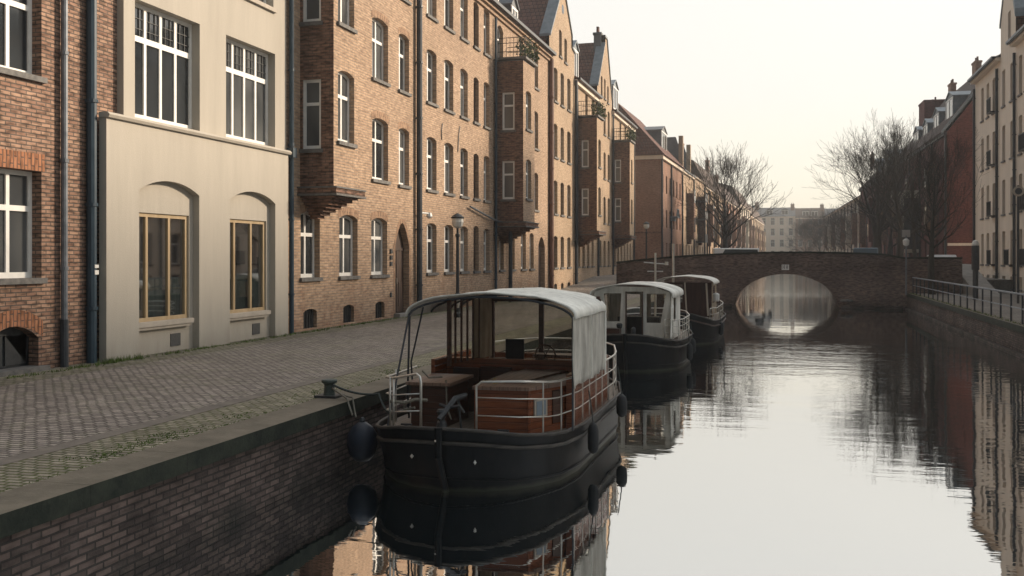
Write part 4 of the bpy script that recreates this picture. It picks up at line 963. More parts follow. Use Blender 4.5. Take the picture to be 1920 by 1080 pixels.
def onz(u, Y):      # x of the image column u at distance Y
    a = (u - 960) / F_PX; dx = -math.sin(TH) + math.cos(TH) * a; dy = math.cos(TH) + math.sin(TH) * a
    return dx / dy * Y
tree('slender bare tree left of the arch, standing beyond the bridge on the left bank', (onz(1360, 96), 96, ZB), 12.8, .36, 14, 'bark', 6, .6, dens=3, first=.2, tw=.026, upb=.30, stems=1, limbs=28, wide=.92)
tree('large forked bare tree nearest the sky gap, beyond the bridge on the right bank', (onz(1645, 86), 86, ZB), 13.4, .48, 21, 'bark', 6, .66, dens=3, first=.10, tw=.021, upb=.25, stems=4, limbs=11, wide=1.1, fork=.27)
tree('tall bare tree just right of the large forked tree on the right bank', (onz(1686, 78), 78, ZB), 12.8, .34, 32, 'bark', 6, .6, dens=3, first=.26, tw=.015, upb=.3, stems=1, limbs=20, wide=.75)
tree('bare tree standing in front of the bridge wing wall, before the crimson end gable', (onz(1747, 55), 55, GW), 9.0, .24, 45, 'bark', 6, .6, dens=3, first=.36, tw=.014, upb=.35, stems=1, limbs=18, wide=.85)
far_t = [(1512, 215, 10.5, 'small hazy bare tree, leftmost of the far group before the end of the canal'), (1540, 200, 12, 'hazy bare tree, second of the far group from the left'), (1566, 185, 11.5, 'hazy bare tree in the middle of the far group'), (1590, 170, 11, 'hazy bare tree, second of the far group from the right'), (1608, 150, 10.5, 'hazy bare tree at the right of the far group, beside the white-fronted house')]
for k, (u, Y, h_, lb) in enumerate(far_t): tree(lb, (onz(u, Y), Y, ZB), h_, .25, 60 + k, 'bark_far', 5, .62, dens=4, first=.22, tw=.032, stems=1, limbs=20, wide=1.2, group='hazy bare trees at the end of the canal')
tree('bare tree behind the tall right pair, close to the dark brick house', (onz(1668, 105), 105, ZB), 12.5, .30, 82, 'bark', 5, .6, dens=3, first=.25, tw=.014, stems=1, limbs=14)
tree('bare tree beside the black bay window of the crimson house', (onz(1715, 84), 84, ZB), 11.0, .24, 85, 'bark', 5, .6, dens=3, first=.25, tw=.012, stems=1, limbs=12)
# ================================================================== street furniture
def street_lamp(x, y, z, h_, label):
    r_ = empty('street_lamp', (x, y, z), label, 'street lamp', 'street lamps')
    MB().lathe([(.13, 0), (.13, .12), (.09, .18), (.08, .7), (.1, .74), (.055, .8), (.05, h_ - .75), (.075, h_ - .72), (.075, h_ - .66), (.04, h_ - .62), (.04, h_ - .45)], k=12).build('pole', 'black_iron', r_, smooth=False)
    MB().lathe([(.06, h_ - .46), (.16, h_ - .40), (.20, h_ - .26), (.18, h_ - .14)], k=12).build('lamp_shade', 'lamp_glass', r_)
    MB().lathe([(.21, h_ - .14), (.22, h_ - .10), (.13, h_ - .03), (.03, h_ + .03)], k=12).build('cap', 'black_iron', r_)
    return r_
street_lamp(onz(858, 29.5), 29.5, GW, 3.35, 'black street lamp with a bowl head before the golden brick facade, behind the near boat')
street_lamp(onz(1212, 64), 64, ZB, 3.6, 'small black street lamp before the blank orange end wall by the bridge')
r_ = empty('signpost', (onz(1699, 54), 54, GW), "slim pole with a small grey sign and lantern at the bridge's right end", 'signpost')
MB().tube([(0, 0, 0), (0, 0, 3.1)], .045, 8).build('pole', 'pipe_zinc', r_); MB().xyz(-.2, .2, -.03, .03, 3.02, 3.4).build('sign_plate', 'stucco_grey', r_); MB().xyz(-.22, .22, -.026, .026, 3.0, 3.42).build('sign_frame', 'pipe_dark', r_); MB().lathe([(.05, 2.55), (.15, 2.62), (.17, 2.85), (.06, 2.95)], k=10).build('lantern', 'lamp_glass', r_)
r_ = empty('pillar', (onz(1829, 48.5), 48.5, GW), 'tall dark round-topped pillar on the right pavement behind the railing', 'pillar')
MB().lathe([(.12, 0), (.12, 1.35), (.17, 1.4), (.17, 2.45), (.16, 2.5)], k=16).build('post', 'pipe_dark', r_); MB().lathe([(.16, 2.5), (.17, 2.56), (.11, 2.72), (0, 2.76)], k=16).build('cap', 'lamp_glass', r_)
r_ = empty('round_sign', (onz(1909, 45), 45, GW), 'dark pole with a round sign and small box, before the cream row', 'sign')
MB().tube([(0, 0, 0), (0, 0, 5.0)], .05, 8).build('pole', 'pipe_dark', r_); MB().lathe([(.22, -.02), (.22, .02)], k=20).build('sign_disc', 'stucco_pale', r_).rotation_euler = (R(90), 0, 0)
r_.children[-1].location = (0, -.06, 4.75); sdk = MB().lathe([(.14, -.02), (.14, .024)], k=20).build('sign_face', 'pipe_dark', r_.children[-1]); MB().xyz(.12, .42, -.05, .05, 4.2, 4.75).build('notice_box', 'vent_grey', r_)
# railing on the right bank
rl = empty('railing', (6.5, 40, GW), 'grey steel railing with thin posts along the right quay', 'railing', )
rb = MB()
rb.tube([(0, y_, .88) for y_ in (-62, 15.4)], .032, 8).tube([(0, y_, .46) for y_ in (-62, 15.4)], .022, 6); rb.build('rails', 'pipe_zinc', rl)
pb = MB().box(lambda a, z, n: (a, n, z), -.025, .025, 0, .88, -.02, .02)
first = None
for k in range(52):
    if first is None: p_ = pb.build('post', 'pipe_dark', rl); first = p_
    else: p_ = first.copy(); COL.objects.link(p_); p_.parent = rl
    p_.location = (0, 15.3 - 1.46 * k, 0)
# bollard with ropes
bl = empty('bollard', (-6.02, 11.95, GW + .02), 'stubby dark green iron mooring bollard on the left quay coping', 'bollard')
MB().xyz(-.16, .16, -.14, .14, 0, .03).build('base_plate', 'black_iron', bl)
MB().lathe([(.085, .03), (.075, .06), (.07, .16), (.075, .18), (.105, .20), (.11, .225), (.10, .24), (.02, .25)], k=20).build('post', plain('bollard_green', (.035, .05, .045), (.07, .09, .08), .55, 14), bl, smooth=False)
def rope(pts, r_, mat, label, cat='rope', sag=.1, n=14, grp=None):
    P = []
    for i in range(len(pts) - 1):
        a, b = Vector(pts[i]), Vector(pts[i + 1])
        for k in range(n): f_ = k / n; q = a.lerp(b, f_); q.z -= sag * 4 * f_ * (1 - f_); P.append(q)
    P.append(Vector(pts[-1])); base = P[0].copy()
    o_ = MB().tube([p - base for p in P], r_, 6).build('mooring_rope', mat, None, smooth=True); o_.location = base
    return tag(o_, label, cat, grp)
rope([(-5.95, 11.9, 1.08), (-5.2, 11.75, 1.00), (-4.88, 11.4, .80)], .016, 'rope_dark', 'dark mooring rope running from the bollard to the near boat rail', sag=.05)
rope([(-5.94, 11.88, 1.03), (-5.64, 11.7, .93), (-5.46, 11.5, .74)], .014, 'rope', 'pale rope hanging over the coping to the big round fender', sag=.0)
rope([(-5.93, 11.93, 1.0), (-5.6, 11.8, .93), (-5.42, 11.52, .72)], .011, 'rope', 'thin second rope beside the pale one over the coping', sag=.02)
fd = empty('round_fender', (-5.32, 11.5, .40), 'big round dark blue buoy fender hanging between quay wall and near boat', 'fender')
MB().lathe([(.0, -.30), (.12, -.28), (.22, -.18), (.265, -.02), (.25, .12), (.17, .24), (.07, .31), (.0, .33)], k=24).build('ball', 'fender_blue', fd, smooth=True)
MB().lathe([(.045, .28), (.05, .34), (.03, .38), (0, .39)], k=10).build('eye', 'black_iron', fd)
fd.scale = (.78, .78, .84)
# ================================================================== boats
def prof(t_, pts):
    for i in range(len(pts) - 1):
        if t_ <= pts[i + 1][0]:
            f_ = (t_ - pts[i][0]) / (pts[i + 1][0] - pts[i][0]); f_ = f_ * f_ * (3 - 2 * f_) * .3 + f_ * .7
            return pts[i][1] + (pts[i + 1][1] - pts[i][1]) * f_
    return pts[-1][1]
def hull(root, Lh, hb, sheer, bowz, mat='hull_black', rub='rub_wood'):
    """bluff-bowed steel hull; local y runs aft from the stem"""
    PL = [(0, .10), (.12, .42), (.35, .66), (.7, .82), (1.15, .93), (1.8, 1.0), (Lh - 1.6, 1.0), (Lh - .8, .88), (Lh - .3, .62), (Lh, .12)]
    SH = [(0, bowz), (.4, sheer + (bowz - sheer) * .45), (1.0, sheer + .015), (2.0, sheer), (Lh * .7, sheer + .0), (Lh, sheer + .12)]
    def gx(y): return hb * prof(y, PL)
    def gz(y): return prof(y, SH)
    ys = [0, .05, .12, .22, .35, .5, .7, .9, 1.15, 1.45, 1.8, 2.3, 3, Lh - 1.6, Lh - 1.2, Lh - .8, Lh - .5, Lh - .3, Lh - .12, Lh]
    lev = [0, .18, .45, .75, 1.0]
    def sec(y, f_):      # f_=1 gunwale, 0 keel line under water
        w_ = gx(y) * (.90 + .10 * f_ ** .8); yy = y
        bowf = max(0, 1 - y / 1.2); yy = y + (1 - f_) ** 1.3 * .42 * bowf
        stf = max(0, 1 - (Lh - y) / 1.0); yy -= (1 - f_) * .5 * stf
        w_ *= 1 - .25 * bowf * (1 - f_)
        return w_, yy, -.35 + (gz(y) + .35) * f_
    m_ = MB(); rows = []
    for y in ys:
        r_ = []
        for f_ in lev[::-1]: w_, yy, z = sec(y, f_); r_.append((w_, yy, z))
        for f_ in lev: w_, yy, z = sec(y, f_); r_.append((-w_, yy, z))
        rows.append(r_)
    m_.grid(rows); 
    m_.f.append(tuple(range(10))); b_ = (len(ys) - 1) * 10; m_.f.append(tuple(b_ + k for k in range(10)))
    hl = m_.build('hull', mat, root, smooth=True)
    hl.modifiers.new('edge', 'EDGE_SPLIT').split_angle = R(55)
    d_ = MB(); d_.grid([[(-gx(y) + .03, y + .02, gz(y) - .045), (0, y + .02, gz(y) - .03), (gx(y) - .03, y + .02, gz(y) - .045)] for y in ys]); d_.build('deck', 'deck_wood', root)
    # toe rail and rubbing strakes
    def strake(f_, outw, r_, name, mt, dz=0):
        path = []
        for sg in (1, -1):
            yy_ = ys if sg == -1 else ys[::-1]
            for y in yy_:
                w_, y2, z = sec(y, f_); path.append((sg * (w_ + outw), y2 - (outw if y < .3 else 0), z + dz))
        return MB().tube(path, r_, 6).build(name, mt, root, smooth=True)
    strake(1, .0, .023, 'toe_rail', 'rub_wood' if rub else mat, .012)
    strake(.86, .010, .024, 'rubbing_strake', rub)
    strake(.46, .004, .016, 'lower_strake', 'hull_black')
    st = MB(); st.tube([(0, -.03, gz(0) + .03), (0, -.035, gz(0) * .6), (0, .22, .0), (0, .4, -.3)], [.05, .045, .045, .04], 8).build('stem_post', mat, root)
    return gx, gz
def railrun(gx, gz, y_list, hts, side, inset=.08):
    out_ = []
    for h_ in hts: out_.append([(side * (gx(y) - inset), y, gz(y) + h_) for y in y_list])
    return out_
def lounge_rail(root, gx, gz, y0, Lh, side, y1=None, around=False, hts=(.22, .44, .66), nposts=9, mat='steel_rail', xstart=None):
    m_ = MB(); y1 = y1 or Lh - .15
    ysr = [y0 + (y1 - y0) * (k / 22) ** 1.25 for k in range(23)]
    ysr[0] = y0
    def P(y, h_): return Vector((side * (gx(y) - .09), y + .06, gz(y) + h_))
    for j, h_ in enumerate(hts):
        r_ = .014 if j == len(hts) - 1 else .008
        pts = [P(y, h_) for y in ysr]
        if around:
            pts += [Vector((-p.x, p.y, p.z)) for p in pts[::-1][:5]]
        if xstart:
            pts = [Vector((xstart[0], xstart[1], gz(y0) + h_))] + pts
        if j == len(hts) - 1:
            b0 = Vector((xstart[0], xstart[1], gz(y0))) if xstart else P(y0, 0); nx_ = pts[1] if xstart else pts[1]
            pts = [b0, b0 + Vector((0, 0, h_ * .55)), b0 + Vector((0, 0, h_ - .07)), b0 + Vector((0, 0, h_ - .02)) + (nx_ - b0 - Vector((0, 0, h_))) * .12] + pts[1:]
        m_.tube(pts, r_, 7)
    m_.build('guard_rail', mat, root, smooth=True)
    for k in range(1, nposts):
        y = y0 + (y1 - y0) * (k / (nposts - .6)) ** 1.1
        MB().tube([P(y, 0), P(y, hts[-1])], .011, 6).build('rail_post', mat, root)
def canopy_roof(root, yf, yr, xl, xr, ze, zc, mat='canvas_white', drop=.05, name='canopy_roof', sag=.02, rearz=0):
    m_ = MB(); rows = []
    nx, ny = 20, 14; c_ = (xl + xr) / 2; hw = (xr - xl) / 2
    for j in range(ny + 1):
        y = yf + (yr - yf) * j / ny; r_ = []
        rib = -sag * abs(math.sin(math.pi * 3 * j / ny)) 
        for i in range(nx + 1):
            q = -1 + 2 * i / nx; x = c_ + hw * (math.sin(q * 1.45) / math.sin(1.45))
            z = ze + (zc - ze) * (1 - abs(q) ** 1.8) + rib * (1 - q ** 4) + rearz * j / ny + .006 * math.sin(9 * x + 5 * y)
            r_.append((x, y, z))
        r_ = [(r_[0][0] - .005, y, r_[0][2] - drop)] + r_ + [(r_[-1][0] + .005, y, r_[-1][2] - drop)]
        rows.append(r_)
    m_.grid(rows); o_ = m_.build(name, mat, root, smooth=True)
    so_ = o_.modifiers.new('thick', 'SOLIDIFY'); so_.thickness = .018; so_.offset = 1
    return rows
# ---- boat 1
b1 = empty('canal_boat', (-3.93, 10.62, 0), 'nearest canal boat, black-hulled with mahogany hatches and a grey-white canvas canopy', 'boat', 'canal boats moored along the left quay')
gx, gz = hull(b1, 6.35, 1.36, .60, .78)
W = lambda x, y, z: (x + 3.93, y - 10.62, z)
def bx(m_, x0, x1, y0, y1, z0, z1): return m_.xyz(x0 + 3.93, x1 + 3.93, y0 - 10.62, y1 - 10.62, z0, z1)
# starboard hatch trunk (tapered plan)
plan = [(-3.80, 11.62), (-3.12, 11.68), (-2.80, 12.35), (-2.72, 13.32), (-3.80, 13.32)]
def planprism(m_, pl_, z0, z1):
    k = len(pl_); m_.add([W(x, y, z0) for x, y in pl_] + [W(x, y, z1) for x, y in pl_], [tuple(range(k)), tuple(range(k, 2 * k))] + [(i, (i + 1) % k, k + (i + 1) % k, k + i) for i in range(k)]); return m_
tk = planprism(MB(), plan, .52, 1.13).build('hatch_trunk', 'mahogany', b1)
cx_, cy_ = -3.3, 12.7
pl2 = [(cx_ + (x - cx_) * 1.07, cy_ + (y - cy_) * 1.04) for x, y in plan]
planprism(MB(), pl2, 1.13, 1.175).build('hatch_top', 'hatch_wood', tk)
pl3 = [(-3.70, 12.0), (-3.28, 12.0), (-2.98, 13.5), (-3.62, 13.5)]
planprism(MB(), pl3, 1.178, 1.205).build('hatch_cover', 'hatch_wood', tk)
yy = MB(); rnd = random.Random(2)
for k in range(60):
    x, y = -3.62 + rnd.gauss(0, .07), 12.0 + rnd.gauss(0, .1); q = rnd.uniform(.01, .025)
    yy.add([W(x - q, y, 1.185), W(x + q, y + q, 1.185), W(x, y + q, 1.205)], [(0, 1, 2)])
tag(yy.build('fallen_leaves', plain('leaf_ochre', (.30, .20, .05), (.40, .28, .08), .9, 20)), 'small scatter of yellow leaves on the near boat hatch', 'leaves').location = (-3.93, 10.62, 0)
for v_ in bpy.data.objects['fallen_leaves'].data.vertices: pass
# corner mouldings, small window with a sky-coloured pane in trunk side
MB().tube([W(-3.12, 11.675, .6), W(-3.12, 11.675, 1.14)], .022, 6).tube([W(-3.80, 11.615, .6), W(-3.80, 11.615, 1.14)], .02, 6).build('corner_trim', 'mahogany', tk)
def sidequad(m_, p0, p1, f0, f1, z0, z1, off):
    a, b = Vector((p0[0], p0[1], 0)), Vector((p1[0], p1[1], 0)); dv = (b - a); nrm = Vector((dv.y, -dv.x, 0)).normalized() * off
    q0, q1 = a + dv * f0 + nrm, a + dv * f1 + nrm
    q2, q3 = a + dv * f0 + nrm * .1, a + dv * f1 + nrm * .1
    m_.add([W(q0.x, q0.y, z0), W(q1.x, q1.y, z0), W(q1.x, q1.y, z1), W(q0.x, q0.y, z1), W(q2.x, q2.y, z0), W(q3.x, q3.y, z0), W(q3.x, q3.y, z1), W(q2.x, q2.y, z1)], [(0, 1, 2, 3), (0, 1, 5, 4), (1, 2, 6, 5), (2, 3, 7, 6), (3, 0, 4, 7)])
    return m_
wf = sidequad(MB(), plan[1], plan[2], .12, .46, .78, 1.0, .02).build('trunk_window', 'stone_sill', tk)
sidequad(MB(), plan[1], plan[2], .17, .41, .80, .98, .026).build('pane', 'pane_sky', wf)
sidequad(MB(), plan[1], plan[2], .62, .9, .66, 1.08, .016).build('locker_door', 'mahogany_dark', tk)
# port hatch box
bxm = bx(MB(), -4.80, -4.30, 11.90, 12.80, .55, 1.12).build('side_locker', 'mahogany_dark', b1)
bx(MB(), -4.86, -4.24, 11.85, 12.86, 1.12, 1.16).build('locker_lid', 'hatch_wood', bxm)
# bulkheads, cockpit
bk = bx(MB(), -4.86, -2.74, 13.36, 13.42, .5, 1.30); bx(bk, -4.88, -4.82, 12.86, 14.5, .5, 1.36); bk.build('bulkhead', 'mahogany', b1)
bx(bx(MB(), -4.28, -3.83, 13.29, 13.355, .55, 1.22), -4.7, -4.3, 13.29, 13.355, .55, 1.2).build('companion_door', 'mahogany_dark', b1)
bx(MB(), -2.78, -2.70, 12.3, 15.0, .5, 1.27).build('cabin_side', 'mahogany', b1)
bx(bx(MB(), -4.88, -2.70, 14.95, 15.02, .5, 1.27), -4.9, -2.68, 13.33, 13.45, 1.30, 1.34).build('transom_panel', 'mahogany', b1)
# helm: chair, table, wheel
ch = bx(bx(MB(), -4.02, -3.74, 13.70, 13.74, 1.26, 1.60), -4.02, -3.74, 13.45, 13.7, 1.20, 1.26); bx(ch, -3.9, -3.86, 13.58, 13.62, .6, 1.20); ch.build('helm_chair', 'rubber', b1)
tb = bx(MB(), -3.55, -2.85, 13.5, 13.8, 1.36, 1.40); bx(tb, -3.5, -3.4, 13.6, 13.7, .6, 1.36); tb.build('helm_table', 'hatch_wood', b1)
wh = MB()
cc = W(-3.35, 13.46, 1.40); ring_ = [(cc[0] + .15 * math.cos(q * .524), cc[1], cc[2] + .15 * math.sin(q * .524)) for q in range(13)]
wh.tube(ring_, .012, 6)
for q in range(6): wh.tube([cc, (cc[0] + .18 * math.cos(q * 1.047), cc[1], cc[2] + .18 * math.sin(q * 1.047))], .008, 5)
wh.build('steering_wheel', 'dark_wood', b1)
# canopy
YF, YR = 11.85, 13.98
canopy_roof(b1, YF - 10.62, YR - 10.62, -4.84 + 3.93, -2.58 + 3.93, 2.10, 2.34, drop=.07)
fm = MB()
def arcp(y, ze=2.06, zc=2.31, xl=-4.82, xr=-2.60):
    c_ = (xl + xr) / 2; hw = (xr - xl) / 2
    return [W(c_ + hw * math.sin(q * 1.45) / math.sin(1.45), y, ze + (zc - ze) * (1 - abs(q) ** 1.8) - .015) for q in [-1 + k / 8 for k in range(17)]]
for y in (YF + .03, 12.7, 13.5, YR - .03): fm.tube(arcp(y), .016, 6)
fm.tube([W(-4.82, YF + .03, 2.05), W(-4.86, 11.25, .66)], .013, 6).tube([W(-4.82, YF + .05, 2.03), W(-4.93, 12.1, 1.0), W(-4.95, 12.2, .62)], .014, 6)
fm.tube([W(-4.62, YF + .03, 2.15), W(-4.88, 12.1, 1.4), W(-4.93, 12.35, .62)], .012, 6)
fm.tube([W(-2.60, YF + .03, 2.05), W(-2.60, YF + .03, .62)], .014, 6)
fm.build('canopy_frame', 'pipe_dark', b1)
fr_ = MB()
for (x, y, w_) in ((-4.52, 12.62, .05), (-4.28, 13.9, .05), (-3.52, 13.9, .07), (-2.66, 13.9, .05)):
    bx(fr_, x - w_ / 2, x + w_ / 2, y - .03, y + .03, 1.3, 2.24)
bx(fr_, -4.34, -2.62, 13.87, 13.93, 1.24, 1.30); bx(fr_, -4.34, -2.62, 13.87, 13.93, 2.15, 2.2)
fr_.build('window_posts', 'mahogany_dark', b1)
cp_ = MB()   # strip-curtained port side panel
for k in range(7):
    f0 = k / 7 + .015; f1 = (k + 1) / 7 - .03
    xa, ya, xb, yb = -4.52 + .2 * f0, 12.62 + 1.25 * f0, -4.52 + .2 * f1, 12.62 + 1.25 * f1
    cp_.add([W(xa, ya, 1.32), W(xb, yb, 1.32), W(xb, yb, 2.2), W(xa, ya, 2.2)], [(0, 1, 2, 3)])
    dk_ = MB() if k == 0 else dk_
    dk_.tube([W(xb + .01, yb + .02, 1.32), W(xb + .01, yb + .02, 2.22)], .018, 5)
o_ = cp_.build('side_curtain', 'boat_vinyl', b1); dk_.build('curtain_bars', 'mahogany_dark', b1)
bc = MB(); bc.grid([[W(-4.40 + .12 * k / 10 + .012 * math.sin(k * 2.2), 13.35 + .5 * k / 10, z) for k in range(11)] for z in (1.32, 2.2)]); bc.build('tied_curtain', 'canvas_brown', b1)
bx(MB(), -4.25, -3.56, 13.895, 13.902, 1.30, 2.15).build('rear_window', 'boat_vinyl', b1); bx(MB(), -3.48, -2.69, 13.895, 13.902, 1.30, 2.15).build('rear_window', 'boat_vinyl', b1)
# starboard canvas side with folds
def fold_sheet(root, x, y0, y1, z0, z1, name, mat, amp=.022, fr_=9, n=60, seed=1, conv=None):
    rnd = random.Random(seed); ph = [rnd.uniform(0, 6) for _ in range(4)]
    rows = []
    for j in range(13):
        f_ = j / 12; z = z0 + (z1 - z0) * f_; r_ = []
        for i in range(n + 1):
            g_ = i / n; y = y0 + (y1 - y0) * g_
            a = amp * (1.1 - f_ * .8); dx = a * (math.sin(g_ * fr_ * 6.28 * (1 + .05 * f_) + ph[0]) * .6 + math.sin(g_ * fr_ * 2.7 * 6.28 + ph[1] + f_ * 2) * .3 + math.sin(g_ * 11 + f_ * 5 + ph[2]) * .5)
            zz = z + (.015 * math.sin(g_ * 25 + ph[3]) if j == 0 else 0)
            r_.append(conv(x + dx, y, zz))
        rows.append(r_)
    m_ = MB().grid(rows); o_ = m_.build(name, mat, root, smooth=True)
    o_.modifiers.new('thick', 'SOLIDIFY').thickness = .008
    return o_
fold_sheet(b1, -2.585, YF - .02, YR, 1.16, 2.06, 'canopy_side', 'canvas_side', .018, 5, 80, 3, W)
MB().tube([W(-2.57, YR - .01, 1.1), W(-2.57, YR - .01, 2.1)], .018, 6).build('canopy_batten', 'canvas_white', b1); MB().tube([W(-2.56, 12.9, 1.16), W(-2.565, 12.9, 2.05)], .008, 5).build('canopy_batten', 'canvas_white', b1)
# rails: starboard run right round the stern, port loop at the bow
lounge_rail(b1, gx, gz, .42, 6.35, 1, 6.22, around=True, hts=(.21, .43, .64), nposts=13, xstart=(.31, .46))
pr = MB()
pts0 = lambda h_: [W(-4.33, 10.98, .74 + h_), W(-4.72, 11.12, .68 + h_), W(-4.98, 11.5, .64 + h_), W(-5.06, 12.0, .62 + h_), W(-5.16, 13.0, .61 + h_)]
pr.tube([W(-4.28, 10.93, .72), W(-4.28, 10.93, 1.28), W(-4.30, 10.95, 1.35), W(-4.36, 10.99, 1.38)] + pts0(.62)[1:], .017, 7)
for h_ in (.20, .41): pr.tube([W(-4.28, 10.93, .74 + h_)] + pts0(h_)[1:], .010, 6)
for p_ in ((-4.72, 11.12, .66), (-4.80, 11.2, .66), (-5.06, 12.0, .6)): pr.tube([W(*p_), W(p_[0], p_[1], 1.30)], .014, 6)
pr.build('bow_rail', 'steel_rail', b1, smooth=True)
# windlass, cleats, coiled line
wd = MB(); wd.lathe([(.07, 0), (.06, .05), (.035, .08), (.05, .16), (.065, .18), (.05, .21)], W(-4.02, 10.95, .76), 12)
wd.build('capstan', 'black_iron', b1)
an = MB(); an.tube([W(-4.02, 10.85, .86), W(-3.90, 11.1, 1.08), W(-3.83, 11.3, 1.10)], [.03, .04, .03], 7).tube([W(-3.95, 11.0, .98), W(-3.80, 10.98, 1.02), W(-3.76, 11.02, .93)], .02, 6).tube([W(-3.98, 11.05, .98), W(-4.1, 11.1, 1.0)], .02, 6)
an.tube([W(-3.88, 11.15, 1.08), W(-3.85, 11.2, .66)], .016, 6).build('anchor', 'black_iron', b1)
for (x, y) in ((-4.6, 11.25), (-4.45, 11.05), (-3.55, 11.05), (-3.3, 11.15)): cl_ = bx(MB(), x - .07, x + .07, y - .02, y + .02, .70, .72); bx(cl_, x - .02, x + .02, y - .015, y + .015, .62, .70).build('cleat', 'black_iron', b1)
MB().tube([W(-4.8, 11.2, 1.0), W(-4.62, 11.25, .98), W(-4.5, 11.3, 1.02), W(-4.38, 11.4, 1.0)], .022, 6).tube([W(-4.62, 11.25, .98), W(-4.66, 11.3, .88), W(-4.5, 11.28, .92)], .018, 6).build('coiled_line', 'rope', b1)
MB().tube([W(-4.66, 11.95, 1.3), W(-4.55, 11.9, 1.22), W(-4.35, 11.88, 1.24)], .012, 5).tube([W(-4.3, 11.88, 1.2), W(-4.28, 11.86, .85), W(-4.2, 11.8, .7)], .012, 5).build('tool_handle', 'rope', b1)
st_ = MB()
for x in (-4.55, -3.5): st_.lathe([(.02, -.01), (.02, .01)], W(x, 10.78, .36), 8)
MB().lathe([(0, -.03), (.025, 0), (0, .03)], W(-4.33, 10.76, .42), 8).lathe([(0, -.03), (.02, 0), (0, .03)], W(-3.52, 10.72, .40), 8).lathe([(0, -.03), (.02, 0), (0, .03)], W(-3.95, 10.56, .66), 8).build('bow_rivets', 'steel_rail', b1)
def fender(x, y, zt, h_, r_, label, lean=0, tie=None):
    f_ = empty('hull_fender', (x, y, zt - h_), label, 'fender', 'sausage fenders hung over the boat sides')
    MB().lathe([(0, 0), (r_ * .6, .02), (r_ * .95, .07), (r_, .15), (r_, h_ - .12), (r_ * .8, h_ - .05), (.02, h_)], k=16).build('body', 'rubber', f_, smooth=True)
    MB().tube([(0, 0, h_ - .02), (-.02, 0, h_ + .16), (-.06, .0, h_ + .42)], .009, 5).build('line', 'rope_dark', f_)
    return f_
fender(-2.47, 12.55, .62, .42, .075, 'black sausage fender amidships on the near boat')
fender(-2.43, 14.6, .72, .36, .085, 'black sausage fender towards the stern of the near boat')
# ---- boat 2
b2 = empty('canal_boat', (-3.80, 23.3, 0), 'middle canal boat, black-hulled with a white wheelhouse and two front windows', 'boat', 'canal boats moored along the left quay')
gx2, gz2 = hull(b2, 5.2, 1.30, .70, .92)
def bq(m_, x0, x1, y0, y1, z0, z1): return m_.xyz(x0 + 3.80, x1 + 3.80, y0 - 23.3, y1 - 23.3, z0, z1)
W2 = lambda x, y, z: (x + 3.80, y - 23.3, z)
F2 = lambda a, z, n: W2(a, 24.35 - n, z)
cw = MB().plate(F2, [(-4.72, .72), (-2.84, .72), (-2.80, 1.92), (-3.2, 2.06), (-4.3, 2.08), (-4.75, 1.94)],
    [[(-4.44, 1.18), (-4.10, 1.18), (-4.06, 1.90), (-4.52, 1.90)], [(-3.95, .80), (-3.52, .80), (-3.52, 1.95), (-3.95, 1.95)], [(-3.42, 1.16), (-3.06, 1.16), (-2.93, 1.90), (-3.42, 1.90)]], 0, -.05, back=True)
cwo = cw.build('wheelhouse_front', 'canvas_white', b2)
MB().plate(F2, [(-4.44, 1.18), (-4.10, 1.18), (-4.06, 1.90), (-4.52, 1.90)], [], -.03, -.032).build('front_window', 'boat_vinyl', cwo); MB().plate(F2, [(-3.42, 1.16), (-3.06, 1.16), (-2.93, 1.90), (-3.42, 1.90)], [], -.03, -.032).build('front_window', 'boat_vinyl', cwo)
bq(MB(), -3.95, -3.92, 24.3, 24.37, .8, 1.95).xyz(.27, .30, 1.0, 1.07, .8, 1.95).build('door_frame', 'dark_wood', cwo)
canopy_roof(b2, 24.0 - 23.3, 26.6 - 23.3, -4.80 + 3.80, -2.74 + 3.80, 1.90, 2.14, drop=.10)
sdp = MB().plate(lambda a, z, n: W2(-2.80 + n, a, z), [(24.35, .72), (26.5, .72), (26.5, 1.92), (24.35, 1.92)], [[(24.9, 1.15), (25.5, 1.15), (25.5, 1.8), (24.9, 1.8)]], 0, -.02, back=True); MB().plate(lambda a, z, n: W2(-4.75 + n, a, z), [(24.35, .72), (26.5, .72), (26.5, 1.92), (24.35, 1.92)], [[(24.7, 1.15), (26.2, 1.15), (26.2, 1.8), (24.7, 1.8)]], 0, -.02, back=True).build('wheelhouse_side', 'canvas_white', b2)
sdp.build('wheelhouse_side', 'canvas_white', b2)
MB().plate(lambda a, z, n: W2(a, 26.5 - n, z), [(-4.75, .72), (-2.80, .72), (-2.80, 1.92), (-4.75, 1.92)], [[(-4.4, 1.2), (-3.9, 1.2), (-3.9, 1.8), (-4.4, 1.8)], [(-3.6, 1.2), (-3.0, 1.2), (-3.0, 1.8), (-3.6, 1.8)]], 0, -.02, back=True).build('wheelhouse_back', 'canvas_side', b2)
bq(MB(), -4.6, -4.05, 23.95, 24.3, .75, 1.02).build('fore_hatch', 'mahogany_dark', b2)
bq(bq(MB(), -4.3, -3.2, 25.2, 25.4, .7, 1.25), -4.7, -4.4, 24.6, 25.8, .7, 1.1).build('cabin_bench', 'rubber', b2)
fold_sheet(b2, -2.76, 24.0, 24.6, .78, 1.60, 'side_drape', 'canvas_white', .015, 3, 20, 5, W2)
lounge_rail(b2, gx2, gz2, .55, 5.2, 1, 5.0, around=True, hts=(.18, .36, .52), nposts=10)
